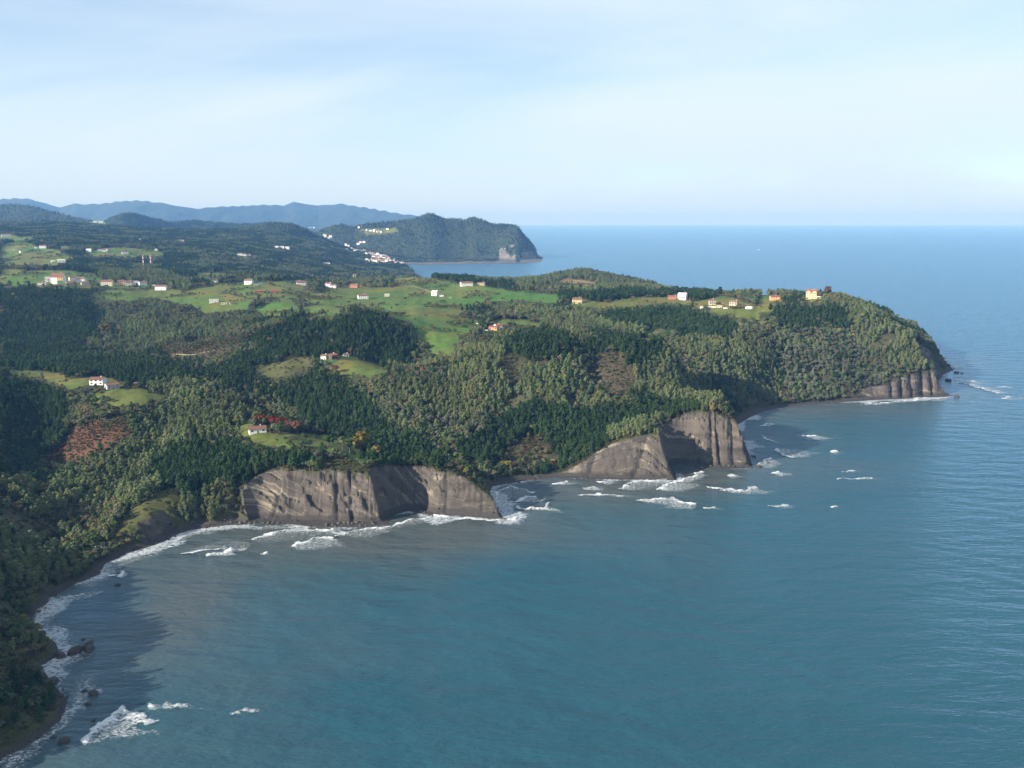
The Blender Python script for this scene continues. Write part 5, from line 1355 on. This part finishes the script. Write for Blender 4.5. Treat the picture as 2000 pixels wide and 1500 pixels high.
POLES = [(12.5,535,10,'on the meadow crest at the far left'),(81.5,535,9,'on the meadow above the big village house'),(294,557,7,'behind the long low white shed'),(313,556,7,'behind the red roofed meadow barn'),(233,607,9,'above the yellow tree on the wooded hillside'),
 (441,549,10,'on the ridge of the long hill meadow'),(448,560,10,'in the middle of the long hill meadow'),(370,559,5,'near the left end of the long hill meadow'),(513,555,6,'right of the lone hill meadow shed'),(762,542,11,'on the skyline left of the plateau meadow'),
 (698,699,9,'beside the small cottage of the hollow meadow'),(885,567,11,'left of the wide plateau farmhouse'),(1022,567,11,'where the plateau meadow meets the pines'),(1066,571,5,'left one of the pair at the pine edge'),(1079,572,6,'right one of the pair at the pine edge'),
 (1479,584,11,'beside the golden tree near the orange chalet'),(460,823,9,'against the dark wood left of the white longhouse')]
pm = MB(); pm.box(-.14, .14, -.14, .14, -1, 10); PME = None
for u_, v_, hp, where in POLES:
    X, Y, Z = ground_at(u_, v_, 400 if v_ > 600 else 1100); H = hp / (FPX / (Y * CP)) / 10
    e = empty('utility_pole', (X, Y, Z)); e.scale = (1.3, 1.3, H)
    if PME is None:
        a_ = pm.build('shaft', M_POLE, e); b_ = MB().box(-.9, .9, -.07, .07, 9.3, 9.5).build('crossarm', M_STEEL, e); PME = (a_.data, b_.data)
    else: link('shaft', PME[0], e); link('crossarm', PME[1], e)
    tag(e, 'thin utility pole ' + where, 'pole', 'utility poles on the meadows')
def van(u, v, label, col, s=1.0, rz=0.0, y0=400):
    X, Y, Z = ground_at(u, v, y0); e = empty('van', (X, Y, Z + .1), rz); e.scale = (s, s, s)
    MB().poly([(-2.4, -.95, .35), (2.4, -.95, .35), (2.4, .95, .35), (-2.4, .95, .35), (-2.4, -.9, 2.1), (1.3, -.9, 2.1), (1.3, .9, 2.1), (-2.4, .9, 2.1), (2.4, -.95, 1.1), (2.4, .95, 1.1)],
              [(0, 3, 2, 1), (4, 5, 6, 7), (0, 1, 8, 5, 4), (2, 3, 7, 6, 9), (1, 2, 9, 8), (8, 9, 6, 5), (3, 0, 4, 7)]).build('body', col, e)
    MB().poly([(1.42, -.82, 1.95), (2.3, -.85, 1.22), (2.3, .85, 1.22), (1.42, .82, 1.95)], [(0, 1, 2, 3)]).build('windscreen', M_GLASS, e).location = (.03, 0, .03)
    for wx in (-1.5, 1.5):
        for sy in (-1, 1):
            g = MB(); n = 12
            ring = [(wx + .36 * math.cos(2 * math.pi * i / n), sy * .98, .36 + .36 * math.sin(2 * math.pi * i / n)) for i in range(n)] + [(wx + .36 * math.cos(2 * math.pi * i / n), sy * .75, .36 + .36 * math.sin(2 * math.pi * i / n)) for i in range(n)]
            g.poly(ring, [tuple(range(n)), tuple(range(2 * n - 1, n - 1, -1))] + [(i, (i + 1) % n, n + (i + 1) % n, n + i) for i in range(n)]); g.build('wheel', WALL['dark'], e)
    tag(e, label, 'van')
van(195, 1074, 'white van parked in deep shade above the near bay', WALL['white'], 1.25, .2)
van(1417, 604, 'white van parked below the low cream garage', WALL['white'], 1.3, .1, 1100)
van(1070, 904, 'white van left of the small orange hut', WALL['white'], .8, .1)
M_GTARP = plain('green_tarp', (.04, .33, .10), .6)
def tarp(u, v, w, label):
    X, Y, Z = ground_at(u, v, 1100); m = MB(); n = 6
    for i in range(n):
        a0, a1 = math.pi * i / n, math.pi * (i + 1) / n
        m.poly([(-w / 2, 2 * math.cos(a0), 2 * math.sin(a0) - .2), (w / 2, 2 * math.cos(a0), 2 * math.sin(a0) - .2), (w / 2, 2 * math.cos(a1), 2 * math.sin(a1) - .2), (-w / 2, 2 * math.cos(a1), 2 * math.sin(a1) - .2)], [(0, 1, 2, 3)])
    for s in (-1, 1): m.poly([(s * w / 2, 2 * math.cos(math.pi * i / n), 2 * math.sin(math.pi * i / n) - .2) for i in range(n + 1)], [tuple(range(n + 1))])
    o = m.build('tarpaulin_shelter', M_GTARP); o.location = (X, Y, Z); tag(o, label, 'shelter')
tarp(1165, 584, 7, 'green tarpaulin shelter right of the yellow plateau house'); tarp(880, 582, 6, 'green tarpaulin shelter right of the tall plain white house')
# a boat far out
X, Y = sea_at(1482, 488); e = empty('boat', (X, Y, 0), .4); e.scale = (1.6, 1.6, 1.6)
MB().poly([(-5, -1.4, 1.1), (2, -1.5, 1.2), (5.5, 0, 1.6), (2, 1.5, 1.2), (-5, 1.4, 1.1), (-4.6, -.9, -.5), (2, -.8, -.5), (4.4, 0, -.3), (2, .8, -.5), (-4.6, .9, -.5)], [(0, 1, 2, 3, 4), (0, 5, 6, 1), (1, 6, 7, 2), (2, 7, 8, 3), (3, 8, 9, 4), (4, 9, 5, 0)]).build('hull', WALL['white'], e)
MB().box(-2.5, 1.2, -.9, .9, 1.15, 3.2).build('cabin', WALL['white'], e); MB().box(-.6, -.5, -.05, .05, 3.2, 6).build('mast', M_STEEL, e)
tag(e, 'tiny white boat alone on the open sea', 'boat')

# ------------------------------------------------------------------ paths
M_PATH = plain('dirt_path', (.26, .20, .13), .95, .2, .6)
def path(pts, w, label, y0=400):
    P = np.array([ground_at(u_, v_, y0) for u_, v_ in pts]); Q = []
    for i in range(len(P) - 1):
        n = max(2, int(np.hypot(*(P[i + 1] - P[i])[:2]) / 2))
        for t in np.linspace(0, 1, n, endpoint=False): Q.append(P[i] * (1 - t) + P[i + 1] * t)
    Q.append(P[-1]); Q = np.array(Q); T = np.gradient(Q[:, :2], axis=0); T /= np.linalg.norm(T, axis=1)[:, None] + 1e-9
    N = np.stack([-T[:, 1], T[:, 0]], 1); V = []
    for o_ in (-.5, -.2, .2, .5):
        xy = Q[:, :2] + N * w * o_; V.append(np.column_stack([xy, height(xy[:, 0], xy[:, 1]) + .30]))
    n = len(Q); V = np.concatenate(V)
    F = [(c * n + i, c * n + i + 1, (c + 1) * n + i + 1, (c + 1) * n + i) for c in range(3) for i in range(n - 1)]
    me = make_mesh('path', V, F); me.materials.append(M_PATH); o = link('path', me); tag(o, label, kind='structure')
path([(527, 838), (560, 846), (592, 838), (620, 842), (640, 850), (662, 862)], 3.0, 'pale dirt track from the white longhouse along the ridge')
path([(320, 690), (345, 693), (370, 694), (392, 690), (420, 684)], 3.5, 'pale track across the brown cleared hillside')
path([(1300, 588), (1330, 588), (1355, 589)], 3.0, 'pale drive below the big white villa', 1100)
path([(1408, 592), (1424, 596), (1440, 598)], 3.0, 'drive curving towards the cream chalet', 1100)
path([(770, 562), (800, 558), (830, 566), (845, 572)], 2.6, 'farm track through the upper meadow', 1100)

# ------------------------------------------------------------------ breaking waves and foam
kf = NT('foam')
dn = kf.attr('dens').outputs['Fac']
nzf = kf.noise(kf.pos((.55, .8, .6)), 1.0, 6, .72)
vor = kf.n('ShaderNodeTexVoronoi', {'Scale': .42, 'Randomness': 1.0}, feature='DISTANCE_TO_EDGE')
wv_ = kf.n('ShaderNodeVectorMath', operation='ADD'); kf.set(wv_.inputs[0], kf.pos((1, 1.5, 1)))
wn_ = kf.n('ShaderNodeTexNoise', {'Scale': .25, 'Detail': 3}); kf.set(wn_.inputs['Vector'], kf.pos())
ws_ = kf.n('ShaderNodeVectorMath', operation='SCALE'); kf.set(ws_.inputs[0], wn_.outputs['Color']); ws_.inputs['Scale'].default_value = 6.0
kf.set(wv_.inputs[1], ws_.outputs[0]); kf.set(vor.inputs['Vector'], wv_.outputs[0])
lacy = kf.math('SUBTRACT', kf.math('MULTIPLY', nzf, 1.5), kf.math('MULTIPLY', vor.outputs['Distance'], .9))
al = kf.rng(kf.math('ADD', dn, lacy), .98, 1.72)
fb_ = kf.n('ShaderNodeBsdfDiffuse'); kf.set(fb_.inputs[0], kf.mix(kf.rng(nzf, .3, .7), (.46, .50, .52, 1), (.66, .67, .67, 1))); kf.set(fb_.inputs['Normal'], kf.bump(nzf, .8, .6))
tb_ = kf.n('ShaderNodeBsdfTransparent'); mx_ = kf.n('ShaderNodeMixShader'); kf.set(mx_.inputs[0], al); kf.set(mx_.inputs[1], tb_.outputs[0]); kf.set(mx_.inputs[2], fb_.outputs[0])
kf.t.links.new(mx_.outputs[0], kf.out.inputs[0])
M_FOAM = kf.m
def foam_patch(poly, name, label, group, cell=.9, thr=.0, hgt=.7, kind=None, seed=0):
    P = np.array([sea_at(*p) for p in poly])
    x0, y0 = P.min(0) - 7; x1, y1 = P.max(0) + 7
    cell = max(cell, math.sqrt((x1 - x0) * (y1 - y0) / 16000))
    xs = np.arange(x0, x1, cell); ys = np.arange(y0, y1, cell)
    Xg, Yg = np.meshgrid(xs, ys); nx, ny = len(xs), len(ys)
    wa = 5 + 5 * (y0 > 1050)
    wx = Xg + fbm(Xg / 8, Yg / 8, 4, 200 + seed) * wa; wy = Yg + fbm(Xg / 8 + 40, Yg / 8, 4, 210 + seed) * wa
    ins = np.zeros(Xg.shape, bool); dist = np.full(Xg.shape, 1e9); crest = np.full(Xg.shape, 1e9); nc = max(1, (len(P) - 1) // 2)
    for i in range(len(P)):
        p, q_ = P[i], P[(i + 1) % len(P)]
        if p[1] != q_[1]: ins ^= ((p[1] > wy) != (q_[1] > wy)) & (wx < p[0] + (wy - p[1]) / (q_[1] - p[1]) * (q_[0] - p[0]))
        dx, dy = q_ - p; t = np.clip(((wx - p[0]) * dx + (wy - p[1]) * dy) / (dx * dx + dy * dy + 1e-9), 0, 1)
        q = np.hypot(wx - p[0] - t * dx, wy - p[1] - t * dy)
        dist = np.minimum(dist, q)
        if i < nc: crest = np.minimum(crest, q)             # the first edges of the outline are the crest
    sd_ = np.where(ins, dist, -dist)
    dens = .30 + .22 * sstep(-3.0, 3.5, sd_) + .62 * np.exp(-(crest / 1.7) ** 2) * (.45 + 1.6 * np.clip(fbm(Xg / 9, Yg / 9, 2, 230 + seed) + .25, 0, .6)) * (1 if kind is None else .3) - .25 * np.clip(crest / 30, 0, 1) + thr
    dens = dens - 1.4 * sstep(-1.0, -5.0, sd_)
    lace = fbm(Xg / 3, Yg / 2, 3, 220 + seed, .6)
    Z = .30 + np.exp(-(crest / 2.0) ** 2) * hgt * (.7 + lace) + np.clip(lace, 0, 1) * .25 * sstep(0, 4, sd_)
    ix = np.arange(nx * ny).reshape(ny, nx)
    kq = (sd_[:-1, :-1] > -5.5)
    Q = np.stack([ix[:-1, :-1], ix[:-1, 1:], ix[1:, 1:], ix[1:, :-1]], -1)[kq]
    if len(Q) == 0: return
    q3, a, b, c, dd_ = compact(Q, Xg.ravel(), Yg.ravel(), Z.ravel(), dens.ravel())
    cx_, cy_ = a.mean(), b.mean()
    me = make_mesh(name, np.stack([a - cx_, b - cy_, c], 1), q3, {'dens': dd_}); me.materials.append(M_FOAM)
    o = link(name, me); o.location = (cx_, cy_, 0)
    tag(o, label, None if kind else 'wave', None if kind else group, kind)
BREAK = [
 ([(172,1449),(205,1418),(240,1387),(254,1397),(262,1404),(300,1410),(268,1413),(250,1424),(262,1430),(318,1434),(270,1437),(230,1438),(195,1443)], 'triangular white breaker nearest the viewer in the lower corner', .12, 1.1),
 ([(296,1378),(325,1378),(334,1371),(348,1379),(365,1381),(420,1385),(370,1386),(340,1382),(310,1381)], 'small white burst with a thin trail right of the triangular breaker', -.05, .9),
 ([(470,1391),(485,1385),(503,1387),(496,1392),(480,1393)], 'lone ring of foam out in the lower left bay', .0, .8),
 ([(357,1081),(395,1077),(420,1076),(455,1076),(490,1070),(478,1058),(462,1049),(430,1054),(395,1066)], 'foam sheet of the left breaker in the near bay', -.06, .8),
 ([(412,1084),(432,1080),(440,1076),(458,1082),(438,1085)], 'short bright crest in front of the left foam sheet', .2, 1.1),
 ([(490,1054),(520,1047),(560,1037),(650,1034),(668,1044),(640,1052),(590,1056),(540,1061),(505,1060)], 'broad foam sheet below the brown cliff', -.06, .7),
 ([(575,1070),(600,1056),(620,1050),(650,1053),(682,1066),(640,1072),(600,1074)], 'rounded breaker in front of the broad foam sheet', .05, 1.0),
 ([(655,1046),(685,1038),(720,1034),(770,1029),(800,1016),(834,1012),(830,1022),(795,1026),(760,1040),(720,1050),(690,1047)], 'long foam band along the gully foot of the brown cliff', .0, .8),
 ([(853,1007),(880,1011),(930,1016),(1006,1017),(1009,1012),(985,1010),(1000,1014),(930,1013),(880,1008)], 'thin white line of surf along the layered cliff point', .15, .7),
 ([(965,985),(975,960),(1000,950),(1040,962),(1025,972),(1000,975),(985,990)], 'shaded foam behind the layered cliff point', -.05, .5),
 ([(1008,980),(1025,971),(1040,972),(1064,976),(1040,981)], 'small breaker behind the layered cliff point', .1, 1.0),
 ([(1012,990),(1016,994),(1045,995),(1068,994),(1072,985),(1080,992),(1100,1000),(1072,999),(1040,997)], 'forked breaker with a bright tip off the cliff point', .12, 1.3),
 ([(1082,946),(1105,943),(1126,943),(1110,947)], 'short white line in the little cove', .05, .7),
 ([(1130,967),(1165,966),(1215,968),(1262,972),(1215,971),(1165,969)], 'long thin streak of foam across the cove', -.05, .4),
 ([(1140,956),(1165,951),(1180,955),(1160,958)], 'small breaker in the middle of the cove', .05, .8),
 ([(1170,942),(1190,941),(1200,946),(1185,947)], 'small curl of foam left of the wide cove breaker', .05, .8),
 ([(1216,957),(1225,948),(1250,940),(1302,938),(1312,944),(1290,954),(1240,958)], 'wide breaker at the foot of the pale tilted cliff', .02, 1.0),
 ([(1288,958),(1302,949),(1315,943),(1358,945),(1366,951),(1325,961)], 'bright breaker right of the wide one by the pale cliff', .1, 1.2),
 ([(1318,942),(1340,935),(1372,922),(1378,930),(1350,942)], 'surf thrown against the foot of the dark ribbed cliff', .12, 1.0),
 ([(1246,978),(1296,976),(1312,973),(1322,980),(1362,986),(1352,995),(1300,992),(1296,985),(1262,982)], 'double white breaker farthest out in the cove', .08, 1.2),
 ([(1384,953),(1400,956),(1440,959),(1462,958),(1474,953),(1498,959),(1520,962),(1480,966),(1430,962)], 'breaker with a long left tail off the dark cliff', .05, 1.2),
 ([(1504,988),(1530,988),(1556,991),(1530,992)], 'flat streak of foam alone off the dark cliff', .0, .6),
 ([(1378,993),(1396,993),(1414,995),(1395,996)], 'flat streak left of the lone one off the dark cliff', .0, .5),
 ([(1424,931),(1432,928),(1450,933),(1436,935)], 'tiny crest close under the dark ribbed cliff', .1, .9),
 ([(1484,908),(1490,900),(1508,895),(1526,906),(1510,915),(1490,914)], 'churned foam around the tip of the dark ribbed cliff', .05, .9),
 ([(1512,927),(1520,922),(1542,927),(1525,930)], 'small bright crest off the tip of the dark cliff', .15, 1.1),
 ([(1484,849),(1494,858),(1520,866),(1575,857),(1560,853),(1520,855)], 'veil of foam spreading in the far cove', -.12, .4),
 ([(1574,853),(1590,852),(1634,858),(1600,860)], 'bright crest at the right end of the foam veil', .1, 1.0),
 ([(1517,878),(1532,892),(1548,895),(1604,887),(1570,880),(1545,877)], 'largest breaker of the far cove', .1, 1.2),
 ([(1490,832),(1500,827),(1514,829),(1502,833)], 'small crest close to the far cove beach', .1, .8),
 ([(1628,884),(1634,882),(1644,885),(1634,887)], 'dot of foam right of the largest far cove breaker', .1, .8),
 ([(1646,922),(1664,920),(1686,923),(1664,925)], 'faint streak out in the middle of the bay', -.05, .4),
 ([(1640,936),(1700,934),(1778,935),(1700,938)], 'long faint streak out in the middle of the bay', -.12, .3),
 ([(1688,790),(1720,787),(1790,781),(1800,785),(1740,790)], 'line of surf along the foot of the ribbed headland cliff', .0, .7),
 ([(1772,783),(1795,778),(1830,779),(1868,783),(1830,783)], 'white surf off the tip of the headland', .05, .8),
 ([(1870,747),(1890,751),(1920,760),(1950,769),(1970,767),(1930,757),(1895,747)], 'long white swell breaking past the headland', .08, 1.0),
 ([(1876,746),(1900,744),(1936,751),(1905,752)], 'upper white swell past the headland', .05, .9),
 ([(1952,779),(1975,776),(2010,779),(1980,783)], 'white swell at the right edge past the headland', .0, .8),
 ([(1862,735),(1880,733),(1915,739),(1885,740)], 'faint swell nearest the headland rocks', -.03, .7),
 ([(1952,757),(1965,755),(1972,758),(1960,760)], 'tiny white cap right of the headland swells', .05, .7),
 ([(1860,719),(1872,716),(1884,719),(1870,721)], 'white wash around the outermost headland rock', .05, .7),
 ([(225,1126),(232,1121),(243,1124),(234,1127)], 'small white splash by the dark rock of the near bay', .2, .8),
 ([(510,1082),(518,1079),(526,1081),(518,1083)], 'tiny white cap in front of the near bay breakers', .05, .7),
 ([(1622,991),(1634,989),(1644,992),(1634,993)], 'single white cap far out right of the dark cliff', .0, .6),
]
for i, (poly, lab, th, hg) in enumerate(BREAK): foam_patch(poly, 'breaking_wave', lab, 'breaking waves along the coast', thr=th, hgt=hg, seed=i)
SURF = [[(0,1490),(60,1462),(128,1412),(150,1380),(190,1350),(185,1300),(150,1330),(140,1400),(80,1470),(20,1500)],[(80,1300),(120,1282),(150,1285),(190,1260),(175,1285),(130,1300),(90,1310)],[(60,1225),(75,1195),(110,1165),(200,1160),(130,1185),(90,1215),(75,1240)],
        [(150,1142),(200,1128),(205,1105),(260,1080),(330,1058),(310,1085),(250,1100),(225,1120),(190,1150)],[(330,1058),(345,1046),(380,1036),(440,1029),(600,1030),(560,1034),(440,1036),(370,1050),(345,1062)],[(0,1500),(20,1490),(50,1480),(52,1495),(10,1515)]]
for i, poly in enumerate(SURF): foam_patch(poly, 'surf_foam', 'lacy white surf washing the shore of the near bay', None, thr=-.02, hgt=.3, kind='stuff', seed=60 + i)

# ------------------------------------------------------------------ rocks in the water and at the cliff foot
M_ROCKD = plain('wet_dark_rock', (.045, .04, .036), .6, .3, .5)
M_ROCKB = plain('brown_rock', (.085, .072, .06), .9, .3, .4)
def rock_mesh(seed, sub=2):
    bm = bmesh.new(); bmesh.ops.create_icosphere(bm, subdivisions=sub, radius=1.0)
    r = np.random.default_rng(seed); dirs = r.normal(size=(9, 3)); dirs /= np.linalg.norm(dirs, axis=1)[:, None]; cut = r.uniform(.45, .9, 9)
    for v in bm.verts:
        p = np.array(v.co)
        for d_, c_ in zip(dirs, cut):
            t = p @ d_ - c_
            if t > 0: p = p - d_ * t * .9
        v.co = p * (1 + r.uniform(-.05, .05))
    me = bpy.data.meshes.new('sea_rock'); bm.to_mesh(me); bm.free(); return me
RM = [rock_mesh(300 + i) for i in range(6)]; RM2 = [m_.copy() for m_ in RM]
for m_ in RM: m_.materials.append(M_ROCKD)
for m_ in RM2: m_.materials.append(M_ROCKB)
# rubble along the tide line
_u = []
for i in range(len(COAST) - 1):
    p, q_ = CP_[i], CP_[i + 1]; L_ = math.hypot(q_[0] - p[0], q_[1] - p[1]); n_ = int(L_ * 1.6)
    t_ = RNG.random(n_); nx_, ny_ = -(q_[1] - p[1]) / L_, (q_[0] - p[0]) / L_; o_ = RNG.uniform(-2.5, 5.5, n_)
    _u.append(np.stack([p[0] + t_ * (q_[0] - p[0]) + nx_ * o_, p[1] + t_ * (q_[1] - p[1]) + ny_ * o_], 1))
_u = np.concatenate(_u); _cl = fbm(_u[:, 0] / 14, _u[:, 1] / 14, 3, 161); _u = _u[(_cl > -.02) & (_u[:, 1] < 1500)]
_s = np.exp(RNG.normal(-.75, .45, len(_u))); _z = np.maximum(height(_u[:, 0], _u[:, 1]), -.1)
scatter_object('shore_rubble', 'dark boulders and rubble strewn along the tide line', np.column_stack([_u, _z]), np.stack([_s * 0, _s * 0, RNG.uniform(0, 6.28, len(_s))], 1), np.stack([_s * 1.2, _s, _s * .75], 1), RNG.integers(0, 6, len(_s)), proto_collection('rubble_kinds', RM))
ROCKS = [(152,1273,4.6,'largest dark rock of the cluster in the near bay'),(172,1270,4.0,'second dark rock right of the largest in the near bay'),(175,1256,2.2,'small dark rock behind the cluster in the near bay'),(163,1249,1.3,'tiny rock farthest back of the near bay cluster'),(141,1280,2.0,'low dark rock left of the near bay cluster'),(167,1281,1.6,'low rock in front of the near bay cluster'),
 (165,1352,1.9,'left dark rock of the lower pair off the near shore'),(181,1356,2.6,'right dark rock of the lower pair off the near shore'),(173,1376,1.5,'small rock below the lower pair off the near shore'),(126,1449,2.6,'rounded dark rock washed by surf in the lower corner'),(105,1440,1.5,'small dark rock beside the washed one in the lower corner'),(229,1142,2.2,'pointed dark rock at the sandy end of the near bay'),(183,1407,1.2,'tiny dark rock near the triangular breaker'),
 (118,1283,3.6,'dark boulder at the tip of the near shore'),(100,1335,3.0,'dark boulder below the shaded near slope'),(1482,912,2.6,'dark rock at the tip of the ribbed cliff'),(1500,905,1.8,'small dark rock off the tip of the ribbed cliff'),(1472,893,2.4,'dark rock on the shaded side of the ribbed cliff'),(1335,934,2.4,'dark boulder in the gully of the ribbed cliff'),
 (1868,775,4.0,'brown rock shelf at the tip of the headland'),(1852,744,5.0,'dark low rock behind the headland tip'),(1868,728,4.0,'dark rock on the seaward side of the headland'),(1850,715,5.0,'pale capped rock farthest out on the headland'),(1878,729,2.6,'outermost low dark rock off the headland'),(985,1015,1.6,'low rock at the end of the layered cliff point')]
for i, (u_, v_, s_, lab) in enumerate(ROCKS):
    X, Y = sea_at(u_, v_); o = link('sea_rock', RM[i % 6]); o.location = (X, Y, .1 * s_); o.scale = (s_ * RNG.uniform(.9, 1.4), s_, s_ * RNG.uniform(.55, .85)); o.rotation_euler = (RNG.uniform(-.2, .2), RNG.uniform(-.2, .2), RNG.uniform(0, 6.28))
    tag(o, lab, 'rock', 'rocks in the sea')
BO = [(640+i*7+RNG.uniform(-3,3), 1026 + RNG.uniform(-3, 4)) for i in range(18)] + [(440 + i * 9 + RNG.uniform(-3, 3), 1023 + RNG.uniform(-2, 2)) for i in range(12)] + [(330 + i * 4, 1052 - i * 1.5 + RNG.uniform(-3, 3)) for i in range(8)] + [(780 + i * 7, 1006 + RNG.uniform(-5, 3)) for i in range(8)] + [(1335 + i * 9, 914 + RNG.uniform(-3, 2)) for i in range(12)]
bcount = {}
for i, (u_, v_) in enumerate(BO):
    X, Y = sea_at(u_, v_); Y += 1.5; Z = float(height(np.array([X]), np.array([Y]))[0]); s_ = RNG.uniform(.5, 1.7)
    o = link('boulder', RM2[i % 6]); o.location = (X, Y, Z + .15 * s_); o.scale = (s_ * 1.2, s_, s_ * .8); o.rotation_euler = (0, 0, RNG.uniform(0, 6.28))
    wh = 'at the gully end of the brown cliff foot' if i < 18 else ('at the left end of the brown cliff foot' if i < 30 else ('on the shingle below the grassy bank' if i < 38 else ('in the shaded gully of the brown cliff' if i < 46 else 'along the foot of the dark ribbed cliff')))
    lb_ = ('large' if s_ > 1.2 else ('middling' if s_ > .85 else 'small')) + ' brown boulder ' + wh; bcount[lb_] = bcount.get(lb_, 0) + 1
    tag(o, lb_ + ', ' + ORD[bcount[lb_] - 1] + ' from left', 'boulder', 'boulders ' + wh)
# ------------------------------------------------------------------ haze
bm = bmesh.new(); bmesh.ops.create_cube(bm, size=1.0)
hme = bpy.data.meshes.new('haze'); bm.to_mesh(hme); bm.free()
haze = link('haze', hme)
haze.scale = (2 * R_SEA + 400, 2 * R_SEA + 400, 700.0); haze.location = (0, 0, 350.0 - 9.0)
tag(haze, 'thin blue haze that veils the far hills', kind='stuff')
k = NT('haze')
pv = k.n('ShaderNodeVolumePrincipled', {'Density': 5.6e-5, 'Anisotropy': 0.0})
pv.inputs['Color'].default_value = (.150, .352, .75, 1)
pv.inputs['Absorption Color'].default_value = (.52, .34, 0.0, 1)
k.t.links.new(pv.outputs[0], k.out.inputs['Volume'])
hme.materials.append(k.m)
